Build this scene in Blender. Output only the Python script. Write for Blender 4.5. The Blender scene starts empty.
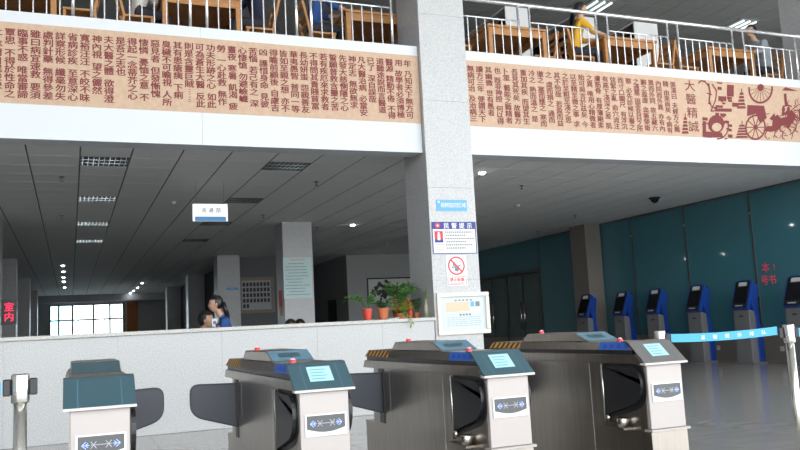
import bpy, bmesh, math, random
from mathutils import Vector, Matrix
R = math.radians
sc = bpy.context.scene
col = sc.collection

# ------------------------------------------------------------------ camera
def cam_axes(roll, pitch, yaw):
    fwd = Vector((math.sin(yaw), math.cos(yaw), 0)); right = Vector((math.cos(yaw), -math.sin(yaw), 0)); up = Vector((0, 0, 1))
    f2 = fwd*math.cos(pitch) + up*math.sin(pitch); u2 = -fwd*math.sin(pitch) + up*math.cos(pitch)
    c, s = math.cos(roll), math.sin(roll)
    return right*c + u2*s, -right*s + u2*c, f2
cd = bpy.data.cameras.new('camera'); cam = bpy.data.objects.new('camera', cd); col.objects.link(cam)
cr, cu, cf = cam_axes(-.051, .123, .387)
cam.matrix_world = Matrix(((cr.x, cu.x, -cf.x, -.007), (cr.y, cu.y, -cf.y, -.021), (cr.z, cu.z, -cf.z, 1.059), (0, 0, 0, 1)))
cd.sensor_fit = 'HORIZONTAL'; cd.sensor_width = 36; cd.lens = 816.5/800*36; cd.clip_start = .05; cd.clip_end = 300
sc.camera = cam

# ------------------------------------------------------------------ world, exposure
w = bpy.data.worlds.new('world'); sc.world = w; w.use_nodes = True
bg = w.node_tree.nodes['Background']; bg.inputs[0].default_value = (.93, .98, 1.0, 1); bg.inputs[1].default_value = 4.2
sc.view_settings.view_transform = 'Standard'; sc.view_settings.look = 'None'; sc.view_settings.gamma = 1
sc.view_settings.exposure = 0.4; sc.view_settings.use_curve_mapping = False

# a photo pixel (800x450) gives a direction; depth comes from the plane it lies on
RAXES = cam_axes(-.0514, .1242, .3868)
def ray(x, y):
    u, v = x-400, y-225; k = 1 + .0294*(u*u+v*v)/160000
    return RAXES[0]*(u*k/832.8) - RAXES[1]*(v*k/832.8) + RAXES[2]
def at(x, y, ax, v):
    d = ray(x, y); i = 'xyz'.index(ax); o = Vector((0, 0, 1.05)); return o + d*((v-o[i])/d[i])

# ------------------------------------------------------------------ materials
def mat(name, c, rough=.5, metal=0, emit=None, es=0, spec=None, noise=None, bump=None, alpha=None, trans=0):
    m = bpy.data.materials.new(name); m.use_nodes = True; nt = m.node_tree; b = nt.nodes['Principled BSDF']
    b.inputs['Base Color'].default_value = (*c, 1); b.inputs['Roughness'].default_value = rough; b.inputs['Metallic'].default_value = metal
    if emit: b.inputs['Emission Color'].default_value = (*emit, 1); b.inputs['Emission Strength'].default_value = es
    if spec is not None: b.inputs['Specular IOR Level'].default_value = spec
    if trans: b.inputs['Transmission Weight'].default_value = trans
    tc = nt.nodes.new('ShaderNodeTexCoord')
    if noise:  # (scale, c2, lo, hi, stretch)
        sca, c2, lo, hi, st = noise
        mp = nt.nodes.new('ShaderNodeMapping'); mp.inputs['Scale'].default_value = st
        n = nt.nodes.new('ShaderNodeTexNoise'); n.inputs['Scale'].default_value = sca; n.inputs['Detail'].default_value = 4
        r = nt.nodes.new('ShaderNodeValToRGB'); r.color_ramp.elements[0].position = lo; r.color_ramp.elements[1].position = hi
        r.color_ramp.elements[0].color = (*c2, 1); r.color_ramp.elements[1].color = (*c, 1)
        nt.links.new(tc.outputs['Object'], mp.inputs[0]); nt.links.new(mp.outputs[0], n.inputs['Vector'])
        nt.links.new(n.outputs[0], r.inputs[0]); nt.links.new(r.outputs[0], b.inputs['Base Color'])
    if bump:
        n2 = nt.nodes.new('ShaderNodeTexNoise'); n2.inputs['Scale'].default_value = bump[0]
        bp = nt.nodes.new('ShaderNodeBump'); bp.inputs['Strength'].default_value = bump[1]; bp.inputs['Distance'].default_value = .01
        nt.links.new(tc.outputs['Object'], n2.inputs['Vector']); nt.links.new(n2.outputs[0], bp.inputs['Height']); nt.links.new(bp.outputs[0], b.inputs['Normal'])
    return m
one = (1, 1, 1)
M = {}
M['granite'] = mat('granite', (.52, .52, .525), .35, noise=(90, (.35, .35, .355), .35, .6, one))
M['granite_cap'] = mat('granite_cap', (.50, .49, .465), .3, noise=(60, (.37, .36, .345), .35, .6, one))
M['white_paint'] = mat('white_paint', (.60, .62, .655), .6)
M['joint'] = mat('joint', (.34, .34, .34), .8)
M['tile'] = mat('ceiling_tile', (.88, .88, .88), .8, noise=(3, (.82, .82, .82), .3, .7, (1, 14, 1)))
M['ceil_back'] = mat('ceiling_grid', (.1, .1, .1), .6)
M['floor'] = mat('floor_stone', (.36, .345, .33), .13, noise=(1.2, (.28, .27, .26), .3, .7, (1, 5, 1)))
M['grout'] = mat('grout', (.2, .2, .2), .8)
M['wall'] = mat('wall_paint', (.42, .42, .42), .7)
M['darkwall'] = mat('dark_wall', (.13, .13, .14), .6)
M['steel'] = mat('brushed_steel', (.37, .335, .30), .3, 1, noise=(40, (.31, .28, .25), .3, .7, (1, 1, .06)))
M['steel_face'] = mat('satin_steel_face', (.40, .362, .35), .45, .3)
M['chrome'] = mat('chrome', (.62, .61, .57), .16, 1)
M['railsteel'] = mat('rail_steel', (.83, .83, .85), .26, .85)
M['teal'] = mat('teal_plastic', (.035, .075, .095), .35)
M['tealscreen'] = mat('teal_screen', (.10, .20, .27), .2)
M['reflectlid'] = mat('reflection_grey_lid', (.17, .165, .16), .35, .4)
M['black'] = mat('black_plastic', (.012, .012, .014), .4)
M['flap'] = mat('flap_rubber', (.055, .06, .075), .5)
M['flapedge'] = mat('flap_edge', (.03, .032, .038), .5)
M['lip'] = mat('pale_lip', (.55, .53, .52), .4)
M['lcd'] = mat('lcd', (.25, .4, .45), .3, emit=(.36, .68, .82), es=.32)
M['lcdline'] = mat('lcd_line', (.12, .3, .38), .4)
M['arrow'] = mat('arrow_led', (.2, .3, .8), .4, emit=(.25, .35, 1), es=1.0)
M['arrow2'] = mat('arrow_unlit', (.33, .35, .4), .4)
M['panelglass'] = mat('panel_glass', (.07, .07, .075), .2)
M['hazY'] = mat('hazard_yellow', (.6, .3, .05), .5)
M['hazK'] = mat('hazard_black', (.02, .02, .02), .5)
M['bluesticker'] = mat('blue_sticker', (.015, .11, .5), .4)
M['bluemark'] = mat('blue_mark', (.01, .05, .3), .4)
M['red'] = mat('red_lamp', (.6, .03, .05), .3)
M['pinkcap'] = mat('lamp_cap', (.85, .55, .55), .3)
M['signface'] = mat('sign_glow', (.8, .8, .8), .5, emit=(.95, 1, 1), es=.45)  # white sign face with weak emission
M['white'] = mat('white_print', (.7, .7, .7), .5)
M['belt'] = mat('belt_blue', (.06, .37, .64), .5)
M['sand'] = mat('banner_sand', (.53, .375, .265), .7, noise=(18, (.47, .32, .222), .3, .7, one))
M['maroon'] = mat('banner_maroon', (.17, .024, .026), .7)
M['maroon2'] = mat('banner_faded', (.55, .30, .24), .7)
M['wood'] = mat('desk_wood', (.52, .25, .09), .45, noise=(5, (.38, .17, .055), .3, .7, (1, 1, 8)))
M['woodd'] = mat('dark_wood', (.22, .09, .045), .5)
M['skin'] = mat('skin', (.5, .29, .2), .5)
M['hair'] = mat('black_hair', (.012, .01, .01), .45)
M['trousers'] = mat('dark_trousers', (.02, .02, .03), .8)
for n, c in {'blue': (.02, .07, .24), 'navy': (.015, .02, .05), 'yellow': (.7, .38, .03), 'greyj': (.30, .33, .36), 'whites': (.72, .70, .68), 'green': (.02, .06, .055)}.items(): M['cl_'+n] = mat('cloth_'+n, c, .85)
M['glass'] = mat('teal_glass', (.06, .185, .225), .04, spec=.6)
M['glassdark'] = mat('door_glass', (.065, .10, .10), .05, spec=.6)
M['mullion'] = mat('mullion', (.07, .075, .075), .5)
M['stonebase'] = mat('stone_base', (.22, .195, .175), .4)
M['kgrey'] = mat('kiosk_grey', (.16, .16, .165), .45)
M['kblue'] = mat('kiosk_blue', (.008, .05, .30), .35)
M['kscreen'] = mat('kiosk_screen', (.006, .007, .012), .12)
M['potred'] = mat('red_pot', (.55, .06, .035), .4)
M['potter'] = mat('terracotta_pot', (.50, .15, .06), .7)
M['soil'] = mat('soil', (.05, .03, .02), .9)
M['leaf'] = mat('leaf_green', (.13, .30, .07), .5)
M['leafd'] = mat('leaf_dark', (.045, .14, .035), .5)
M['leafy'] = mat('leaf_lime', (.30, .45, .06), .5)
M['flowerr'] = mat('red_flower', (.55, .06, .04), .6)
M['bottle'] = mat('bottle_glass', (.45, .46, .30), .15)
M['navyprint'] = mat('navy_print', (.02, .035, .22), .5)
M['skyprint'] = mat('sky_blue_print', (.11, .36, .72), .5)
M['redprint'] = mat('red_print', (.6, .03, .05), .5)
M['pinkprint'] = mat('pink_print', (.75, .35, .35), .5)
M['greyprint'] = mat('grey_print', (.2, .2, .22), .6)
M['palegrey'] = mat('pale_grey_print', (.55, .58, .6), .6)
M['frame'] = mat('cream_frame', (.66, .62, .57), .4)
M['paleblue'] = mat('pale_blue_paper', (.56, .63, .66), .6)
M['peach'] = mat('peach_print', (.75, .50, .36), .6)
M['mint'] = mat('mint_notice', (.50, .66, .66), .5)
M['troffer'] = mat('louvre_metal', (.85, .87, .88), .25, .9)
M['lamp'] = mat('lamp_glow', (1, 1, 1), .5, emit=(.9, .97, 1), es=45)
M['tube'] = mat('tube_glow', (1, 1, 1), .5, emit=(.85, .97, 1), es=1.1)
M['tile_shaded'] = mat('upper_ceiling_shaded', (.42, .42, .41), .8)  # same tile as the low ceiling, upstairs shade put into a darker colour
M['tray'] = mat('light_tray', (.3, .31, .31), .5)
M['led'] = mat('red_led', (.5, .02, .05), .5, emit=(1, .02, .10), es=.8)
M['redghost'] = mat('red_reflection', (.40, .10, .16), .5, emit=(.8, .05, .12), es=.22)
M['ink'] = mat('ink_wash', (.05, .05, .055), .7)
M['paper'] = mat('ink_paper', (.72, .73, .70), .7)
M['boardwood'] = mat('board_frame', (.25, .20, .17), .5)
M['curtain'] = mat('orange_curtain', (.45, .17, .06), .8)
M['pane'] = mat('clear_pane', (.9, .95, .97), .02, trans=1)
M['bluepane'] = mat('blue_pane', (.45, .72, .85), .02, trans=1)
M['asphalt'] = mat('paving_outside', (.75, .74, .72), .8)
M['dome'] = mat('black_dome', (.01, .01, .012), .12)
M['sprink'] = mat('sprinkler_grey', (.12, .12, .12), .5)

# ------------------------------------------------------------------ mesh builder
class MB:
    def __init__(s): s.v = []; s.f = []; s.mi = []; s.m = 0
    def add(s, vs, fs):
        o = len(s.v); s.v += [tuple(v) for v in vs]; s.f += [tuple(i+o for i in f) for f in fs]; s.mi += [s.m]*len(fs); return s
    def box(s, x0, x1, y0, y1, z0, z1):
        return s.add([(x0,y0,z0),(x1,y0,z0),(x1,y1,z0),(x0,y1,z0),(x0,y0,z1),(x1,y0,z1),(x1,y1,z1),(x0,y1,z1)],
            [(0,3,2,1),(4,5,6,7),(0,1,5,4),(1,2,6,5),(2,3,7,6),(3,0,4,7)])
    def prism(s, pts, d0, d1, ax='x'):
        # pts in the plane across ax, counter-clockwise; extruded d0..d1
        def P(a, b, d): return (d, a, b) if ax == 'x' else ((a, d, b) if ax == 'y' else (a, b, d))
        n = len(pts); vs = [P(a, b, d0) for a, b in pts] + [P(a, b, d1) for a, b in pts]
        return s.add(vs, [tuple(range(n))[::-1], tuple(range(n, 2*n))] + [(i, (i+1) % n, n+(i+1) % n, n+i) for i in range(n)])
    def tube(s, p, q, r, r2=None, n=8, cap=True):
        p, q = Vector(p), Vector(q); r2 = r if r2 is None else r2; d = (q-p).normalized()
        a = d.orthogonal().normalized(); b = d.cross(a)
        vs = [p+(a*math.cos(2*math.pi*i/n)+b*math.sin(2*math.pi*i/n))*r for i in range(n)] + [q+(a*math.cos(2*math.pi*i/n)+b*math.sin(2*math.pi*i/n))*r2 for i in range(n)]
        fs = [(i, (i+1) % n, n+(i+1) % n, n+i) for i in range(n)]
        if cap: fs += [tuple(range(n))[::-1], tuple(range(n, 2*n))]
        return s.add(vs, fs)
    def bar(s, p, q, wx, wy):   # square bar between two points
        p, q = Vector(p), Vector(q); d = (q-p).normalized(); a = Vector((1,0,0)) if abs(d.x) < .8 else Vector((0,1,0)); b = d.cross(a).normalized(); a = b.cross(d)
        vs = [e + a*sx*wx/2 + b*sy*wy/2 for e in (p, q) for sx, sy in ((-1,-1),(1,-1),(1,1),(-1,1))]
        return s.add(vs, [(3,2,1,0),(4,5,6,7),(0,1,5,4),(1,2,6,5),(2,3,7,6),(3,0,4,7)])
    def lathe(s, prof, c=(0,0,0), n=16):
        vs = []; k = len(prof)
        for i in range(n):
            a = 2*math.pi*i/n
            for r, z in prof: vs.append((c[0]+r*math.cos(a), c[1]+r*math.sin(a), c[2]+z))
        fs = [(i*k+j, ((i+1) % n)*k+j, ((i+1) % n)*k+j+1, i*k+j+1) for i in range(n) for j in range(k-1)]
        return s.add(vs, fs)
    def ell(s, c, rx, ry, rz, n=12, m=8):
        vs = []; fs = []
        for j in range(m+1):
            t = math.pi*j/m
            for i in range(n):
                a = 2*math.pi*i/n; vs.append((c[0]+rx*math.sin(t)*math.cos(a), c[1]+ry*math.sin(t)*math.sin(a), c[2]-rz*math.cos(t)))
        for j in range(m):
            for i in range(n): fs.append((j*n+i, j*n+(i+1) % n, (j+1)*n+(i+1) % n, (j+1)*n+i))
        return s.add(vs, fs)
    def build(s, name, mats, parent=None, smooth=False, bevel=0):
        me = bpy.data.meshes.new(name); me.from_pydata(s.v, [], s.f)
        if not isinstance(mats, (list, tuple)): mats = [mats]
        for m in mats: me.materials.append(M[m] if isinstance(m, str) else m)
        for p, i in zip(me.polygons, s.mi): p.material_index = i; p.use_smooth = smooth
        bm = bmesh.new(); bm.from_mesh(me); bmesh.ops.recalc_face_normals(bm, faces=bm.faces)
        if bevel: bmesh.ops.bevel(bm, geom=bm.edges[:], offset=bevel, segments=1, affect='EDGES', clamp_overlap=True)
        bm.to_mesh(me); bm.free()
        o = bpy.data.objects.new(name, me); col.objects.link(o); o.parent = parent
        return o
def tag(o, label=None, cat=None, group=None, kind=None):
    if label: o['label'] = label
    if cat: o['category'] = cat
    if group: o['group'] = group
    if kind: o['kind'] = kind
    return o
def empty(name, loc=(0,0,0), rz=0, **k):
    o = bpy.data.objects.new(name, None); o.empty_display_size = .1; col.objects.link(o); o.location = loc; o.rotation_euler = (0, 0, rz); return tag(o, **k)
def copy_tree(o, parent=None, skip=()):
    c = o.copy(); col.objects.link(c); c.parent = parent
    for ch in [x for x in all_children(o)]:
        if ch.name.split('.')[0] in skip: continue
        copy_tree(ch, c, skip)
    return c
def all_children(o): return [x for x in bpy.data.objects if x.parent == o]
def part(name, m, parent, fn, **k):
    b = MB(); fn(b); return b.build(name, m, parent, **k)

# lettering from Blender's own glyphs, cached per character
_g = {}
_tc = bpy.data.curves.new('glyph', 'FONT'); _tc.resolution_u = 2; _to = bpy.data.objects.new('glyph', _tc); _ts = bpy.data.scenes.new('glyphs'); _ts.collection.objects.link(_to); _vl = _ts.view_layers[0]
def glyph(ch, off=0.0):
    k = ch
    if k not in _g:
        _tc.body = ch; _to.update_tag(); _vl.update(); me = bpy.data.meshes.new_from_object(_to.evaluated_get(_vl.depsgraph))
        _g[k] = ([(v.co.x, v.co.y) for v in me.vertices], [tuple(p.vertices) for p in me.polygons]); bpy.data.meshes.remove(me)
    return _g[k]
def put_text(b, s, x, z, size, fmap, step=None, vertical=False, off=.012, gap=.5, sx=1.0, sz=1.0):
    # fmap(u, v) -> 3D point; glyph cell is size x size
    for ch in s:
        adv = size if step is None else step
        if ch == ' ':
            if vertical: z -= adv*gap
            else: x += adv*gap
            continue
        if ch == '…':
            for q in range(3):
                zz = z-adv*(.2+.3*q); b.add([fmap(x+.4*size, zz), fmap(x+.6*size, zz), fmap(x+.6*size, zz-.08*size), fmap(x+.4*size, zz-.08*size)], [(0,3,2,1)])
            z -= adv; continue
        vs, fs = glyph(ch, off)
        if vs:
            mx = min(v[0] for v in vs); Mx = max(v[0] for v in vs); cx = (mx+Mx)/2
            for q, (dx, dz) in enumerate(((0, 0), (-off, 0), (off, 0), (0, off*.6), (0, -off*.6)) if off else ((0, 0),)):
                dp = Vector((0, -.00012*q, 0))
                b.add([Vector(fmap(x+size*(.5+dx+sx*(v[0]-cx)), z-size*sz*(.86+dz-v[1])))+dp for v in vs], fs)
        if vertical: z -= adv
        else: x += adv

# ================================================================== STRUCTURE
YB = 9.68; CZ = 3.40; UZ = 4.78; UC = 8.0; GX = 12.6
# ground floor
fl = part('floor', 'grout', None, lambda b: b.box(-8, 20, -6, 47, -.2, -.012)); tag(fl, kind='structure')
T = .8
tb = MB(); tb.box(.0015, T-.0015, .0015, T-.0015, -.011, 0); tile0 = None
def floor_tile(x, y):
    global tile0
    if tile0 is None: o = tb.build('floor_tile', 'floor', fl); tile0 = o
    else: o = tile0.copy(); col.objects.link(o)
    o.location = (x, y, 0); return o
done = set()
for i in range(3, 16):
    for j in range(4, 21): done.add((i, j))
for i in range(-2, 3):
    for j in range(9, 13): done.add((i, j))
ft = MB()
for i in range(-10, 25):
    for j in range(-7, 58):
        if (i, j) in done:
            if i*T < GX: floor_tile(i*T, j*T)
        else: ft.box(i*T+.0015, (i+1)*T-.0015, j*T+.0015, (j+1)*T-.0015, -.011, 0)
tag(ft.build('floor_tile_field', 'floor', fl), kind='stuff')
# ceiling of the low hall
ce = part('ceiling', 'ceil_back', None, lambda b: b.box(-8, GX+.3, 9.98, 46, CZ+.01, CZ+.12)); tag(ce, kind='structure')
P = .61; X0 = .11; Y0 = 10.9-2*P
troffers = {(0,2),(0,7),(0,12),(4,2),(4,7),(4,12),(0,17),(4,17)}
holes = set(troffers)
cb = MB(); cb.box(.010, P-.010, .008, P-.008, 0, .009); ct0 = cb.build('ceiling_tile', 'tile', ce, bevel=.003); first = True
cs = MB()
for i in range(-13, 21):
    for j in range(0, 58):
        x, y = X0+i*P, Y0+j*P
        if (i, j) in holes: continue
        x1 = min(x+P, GX); 
        if x1-x < .1: continue
        if y < 9.9: continue
        if -3 <= i <= 20 and 1 <= j <= 12 and x1-x > .6:
            if first: o = ct0; first = False
            else: o = ct0.copy(); col.objects.link(o)
            o.location = (x, y, CZ)
        else: cs.box(x+.010, x1-.010, y+.005, y+P-.005, CZ, CZ+.009)
tag(cs.build('ceiling_tile_field', 'tile', ce), kind='stuff')
# upper storey
uf = part('floor_upper', 'wall', None, lambda b: b.box(-8, 20, 9.98, 22, CZ+.35, UZ)); tag(uf, kind='structure')
uc = part('ceiling_upper', 'tile_shaded', None, lambda b: b.box(-8, 20, 9.6, 22, UC, UC+.1)); tag(uc, kind='structure')
ut = MB()
for i in range(0, 33):
    for j in range(0, 19): ut.box(.05+i*P+.01, .05+(i+1)*P-.01, 10.0+j*P+.006, 10.0+(j+1)*P-.006, UC-.009, UC-.0005)
tag(ut.build('ceiling_tile_field', 'tile_shaded', uc), kind='stuff')
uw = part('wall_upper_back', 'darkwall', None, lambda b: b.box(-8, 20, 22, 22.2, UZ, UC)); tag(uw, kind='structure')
# hall shell: left wall, right wall above the low hall, roof, header
tag(part('wall_left', 'wall', None, lambda b: b.box(-8.2, -8, -6, 46, 0, 9.6)), kind='structure')
tag(part('ceiling_hall', 'wall', None, lambda b: b.box(-8, 20, -6, 9.6, 9.5, 9.7)), kind='structure')
tag(part('wall_header', 'wall', None, lambda b: b.box(-8, 20, 9.6, 9.8, UC+.1, 9.6)), kind='structure')
tag(part('wall_upper_right', 'wall', None, lambda b: b.box(20, 20.2, 9.6, 22, UZ, UC)), kind='structure')
tag(part('wall_right_upper', 'wall', None, lambda b: b.box(GX+.02, GX+.2, 8, 9.6, 3.4, 9.6)), kind='structure')  # wall stops here; unseen side left open to add sky light
tag(part('ground_outside', 'asphalt', None, lambda b: (b.box(-60, 60, -60, -6, -.25, -.05), b.box(20, 60, -6, 40, -.25, -.05))), kind='structure')  # unseen ground, paled to bounce more light onto the ceiling

# balcony beam (edge band) left and right of the pillar
def beam(x0, x1, seams, label):
    r = empty('balcony_beam', ((x0+x1)/2, YB, 3.32), label=label, cat='beam')
    cx = (x0+x1)/2
    xs = [x0]+seams+[x1]
    for a, b_ in zip(xs, xs[1:]):
        part('fascia_panel', 'white_paint', r, lambda b: b.box(a-cx+.0015, b_-cx-.0015, 0, .03, 0, UZ-3.32))
    part('soffit', 'white_paint', r, lambda b: b.box(x0-cx, x1-cx, .031, .30, 0, UZ-3.32-.002))
    return r
beam(-8, 4.325, [-3.0, at(78, 145, 'y', YB).x-1.5, 1.46], 'white balcony beam carrying the banner above the stone counter')
beam(5.02, 20, [at(597, 158, 'y', YB).x, at(728, 160, 'y', YB).x, 13], 'white balcony beam carrying the banner above the kiosks')

# pillars
def pillar(x0, x1, y0, y1, z1, label, zj, group=None, z0=0, st='granite'):
    cx, cy = (x0+x1)/2, (y0+y1)/2
    r = empty('pillar', (cx, cy, z0), label=label, cat='pillar', group=group)
    hx, hy = (x1-x0)/2, (y1-y0)/2
    part('core', 'joint', r, lambda b: b.box(-hx+.01, hx-.01, -hy+.01, hy-.01, 0, z1-z0))
    zs = [z0]+[z for z in zj if z0 < z < z1]+[z1]
    t = .0015
    for a, c in zip(zs, zs[1:]):
        a, c = a-z0+t, c-z0-t
        part('stone_slab', st, r, lambda b: b.box(-hx, hx, -hy, -hy+.0099, a, c))
        part('stone_slab', st, r, lambda b: b.box(-hx, hx, hy-.0099, hy, a, c))
        for s in (-1, 1):
            for (ya, yb) in ((-hy+.0105, -.001-.02), (-.019, hy-.0105)):
                part('stone_slab', st, r, lambda b: b.box(min(s*hx, s*(hx-.0099)), max(s*hx, s*(hx-.0099)), ya, yb, a, c))
    return r
courses = [.4, 1.62, 2.84, 4.02, 5.22, 6.4, 7.6]
pillar(4.333, 5.012, 9.6, 10.35, 9.5, 'tall granite pillar with police notice and framed certificate', courses)
pillar(-2.5, -1.82, 9.6, 10.35, 9.5, 'tall bare granite pillar at the end of the stone counter', courses)
pillar(12.06, 12.74, 9.95, 10.65, UC, 'granite pillar rising from the upper floor behind the railing', courses, z0=UZ)
pillar(4.20, 4.85, 16.98, 17.65, CZ, 'granite pillar with the pale notice board behind the counter', courses)
pillar(4.02, 4.68, 24.3, 24.98, CZ, 'granite pillar with small blue plate beside the photo board', courses)
pillar(-1.87, -1.19, 16.3, 17.0, CZ, 'granite pillar behind the counter near the red led sign', courses)
pillar(-1.95, -1.36, 24.3, 25.0, CZ, 'dim granite pillar further along the passage from the led sign', courses)
g = 'dim pillars along the far passage'
for x in (-1.95, 4.12):
    for y in (31.6, 38.9): pillar(x, x+.62, y, y+.65, CZ, 'dim granite pillar of the far passage near the end window', courses, group=g)

# counter
ctr = empty('service_counter', (1.2, 9.6, 0), label='long low granite clad counter with pale stone cap', cat='counter')
part('core', 'joint', ctr, lambda b: b.box(-3.0, 3.12, .012, .30, 0, 1.105))
xs = [-3.0, -1.86, -.72, .42, 1.56, 2.4, 3.12]
for a, c in zip(xs, xs[1:]): part('stone_panel', 'granite', ctr, lambda b: b.box(a+.001, c-.001, 0, .0115, .003, 1.105))
part('cap', 'granite_cap', ctr, lambda b: b.box(-3.0, 3.125, -.03, .5, 1.107, 1.15), bevel=.004)

# right glass wall
base = part('wall_right', 'stonebase', None, lambda b: b.box(GX, GX+.2, 8, 46, 0, .55)); tag(base, kind='structure')
def pane_obj(name, m, y0, y1, z0, z1, parent=None, x=GX+.02):
    return part(name, m, parent, lambda b: b.box(x, x+.02, y0, y1, z0, z1))
win = empty('window_1', (GX, 14, .55), kind='structure')
L = lambda o: setattr(o, 'location', Vector(o.location)-Vector(win.location))
cuts = [8.0, 8.56, 10.47, 12.37, 14.27, 16.13, 18.0, 20.4]
for a, c in zip(cuts, cuts[1:]):
    L(pane_obj('pane', 'glass', a+.012, c-.012, .56, 3.36, win))
for c in cuts[1:]:
    o = part('mullion', 'mullion', win, lambda b: b.box(GX+.005, GX+.05, c-.022, c+.022, .55, 3.38)); L(o)
    for z in (1.3, 2.95):
        o = part('clamp', 'chrome', win, lambda b: b.box(GX-.006, GX+.004, c-.03, c+.03, z-.02, z+.02)); L(o)
o = part('head_rail', 'mullion', win, lambda b: b.box(GX, GX+.06, 8, 20.4, 3.361, 3.40)); L(o)
o = part('backing', 'darkwall', win, lambda b: b.box(GX+.09, GX+.12, 8, 20.4, .55, 3.4)); L(o)
# column standing against the glass
pillar(12.13, 12.59, 17.35, 18.02, CZ, 'narrow brown stone pillar against the glass wall beside the kiosks', courses, st='stonebase')
# glazed doors further along the same wall
dr = empty('door_1', (GX, 22.3, 0), kind='structure')
def dp(name, m, *bx):
    o = part(name, m, dr, lambda b: b.box(*bx)); o.location = -Vector(dr.location); return o
dp('transom_glass', 'glass', GX+.02, GX+.04, 20.45, 27.5, 2.52, 3.40)
dp('lintel', 'mullion', GX-.01, GX+.06, 20.4, 27.5, 2.42, 2.51)
dp('backing', 'darkwall', GX+.12, GX+.15, 20.4, 27.5, 0, 3.4)
for y in (20.42, 22.38, 24.3, 26.3): dp('frame_post', 'mullion', GX-.01, GX+.06, y, y+.08, .0, 2.42)
for y in (20.52, 21.45, 22.5, 23.4, 24.4, 25.35): dp('door_leaf', 'glassdark', GX+.01, GX+.03, y, y+.86, .04, 2.4)
for y in (21.3, 21.5, 23.25, 23.45):
    h = MB(); h.tube((GX-.06, y, .75), (GX-.06, y, 1.6), .018); h.tube((GX-.06, y, .85), (GX+.01, y, .85), .01); h.tube((GX-.06, y, 1.5), (GX+.01, y, 1.5), .01)
    o = h.build('pull_handle', 'chrome', dr, smooth=True); o.location = -Vector(dr.location)

# back walls of the low hall
tag(part('wall_back', 'wall', None, lambda b: (b.box(8.18, GX+.2, 24.75, 24.95, 0, CZ), b.box(8.18, 8.38, 24.95, 29, 0, CZ))), kind='structure')
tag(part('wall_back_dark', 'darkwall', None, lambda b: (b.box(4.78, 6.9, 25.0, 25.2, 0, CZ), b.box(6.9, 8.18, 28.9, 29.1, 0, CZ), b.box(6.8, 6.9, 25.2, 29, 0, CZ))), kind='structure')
dd = part('door_2', 'black', None, lambda b: b.box(8.155, 8.178, 26.0, 26.9, 0, 2.05)); tag(dd, kind='structure')
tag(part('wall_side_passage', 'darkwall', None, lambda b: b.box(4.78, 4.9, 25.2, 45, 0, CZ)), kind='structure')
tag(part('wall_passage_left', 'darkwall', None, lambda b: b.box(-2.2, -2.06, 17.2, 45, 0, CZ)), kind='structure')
# far end wall with window
WY = 45
def wfar(b):
    b.box(-8, -1.0, WY, WY+.2, 0, CZ); b.box(2.6, GX, WY, WY+.2, 0, CZ); b.box(-1.0, 2.6, WY, WY+.2, 2.98, CZ); b.box(-1.0, 2.6, WY, WY+.2, 0, .5)
tag(part('wall_far', 'wall', None, wfar), kind='structure')
w2 = empty('window_2', (1.5, WY, .5), kind='structure')
def wp(name, m, *bx):
    o = part(name, m, w2, lambda b: b.box(*bx)); o.location = -Vector(w2.location); return o
for a, c in ((-1.0, -.55), (-.55, .1), (.1, 1.1), (1.1, 1.9), (1.9, 2.6)): wp('pane', 'pane' if a > 0 else 'bluepane', a+.03, c-.03, WY+.08, WY+.09, .55, 2.95)
for x in (-.97, -.55, .1, 1.1, 1.9, 2.57): wp('window_frame', 'mullion', x-.045, x+.045, WY+.05, WY+.12, .5, 2.98)
wp('window_frame', 'mullion', -1, 2.6, WY+.04, WY+.12, 2.16, 2.24); wp('window_frame', 'mullion', -1, 2.6, WY+.05, WY+.12, 2.93, 2.98)
for k in range(6): wp('window_bar', 'mullion', .36+k*.42-.025, .36+k*.42+.025, WY+.045, WY+.075, .5, 2.16)
cu_ = MB()
for i in range(9): cu_.tube((2.75+i*.06, 44.8, 0), (2.75+i*.06, 44.8, 3.0), .035, n=6)
tag(cu_.build('curtain', 'curtain', None, smooth=True), 'orange curtain hanging at the far end window', 'curtain')
# beams crossing the far ceiling
for k, y in enumerate((43.6,)):
    tag(part('trim_%d' % (k+1), 'wall', None, lambda b: b.box(-2.06, 4.78, y, y+.4, 3.05, CZ)), kind='structure')

# ================================================================== BANNERS
LCOLS = ['年 乃知天下無方可','用 故學者必須博極','醫源 精勤不倦 不得','道聽途說而言醫道','已了 深自誤哉','凡大醫治病 必當安','神定志 無欲無求','先發大慈惻隱之心','誓願普救含靈之苦','若有疾厄來求救者','不得問其貴賤貧富','長幼妍蚩 怨親善友','華夷愚智 普同一等','皆如至親之想 亦不','得瞻前顧後 自慮吉','凶 護惜身命 見彼','苦惱 若己有之 深','心悽愴 勿避嶮巇','晝夜 寒暑 飢渴 疲','勞 一心赴救 無作','功夫形跡之心 如此','可為蒼生大醫 反此','則是含靈巨賊……','其有患瘡痍 下痢','臭穢不可瞻視 人所','惡見者 但發慚愧','悽憐 憂恤之意 不','得起一念蒂芥之心','是吾之志也','夫大醫之體 欲得澄','神內視 望之儼然','寬裕汪汪 不皎不昧','省病診疾 至意深心','詳察形候 纖毫勿失','處判針藥 無得參差','雖曰病宜速救 要須','臨事不惑 唯當審諦','覃思 不得於性命之','上 率爾自逞俊快']
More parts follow.
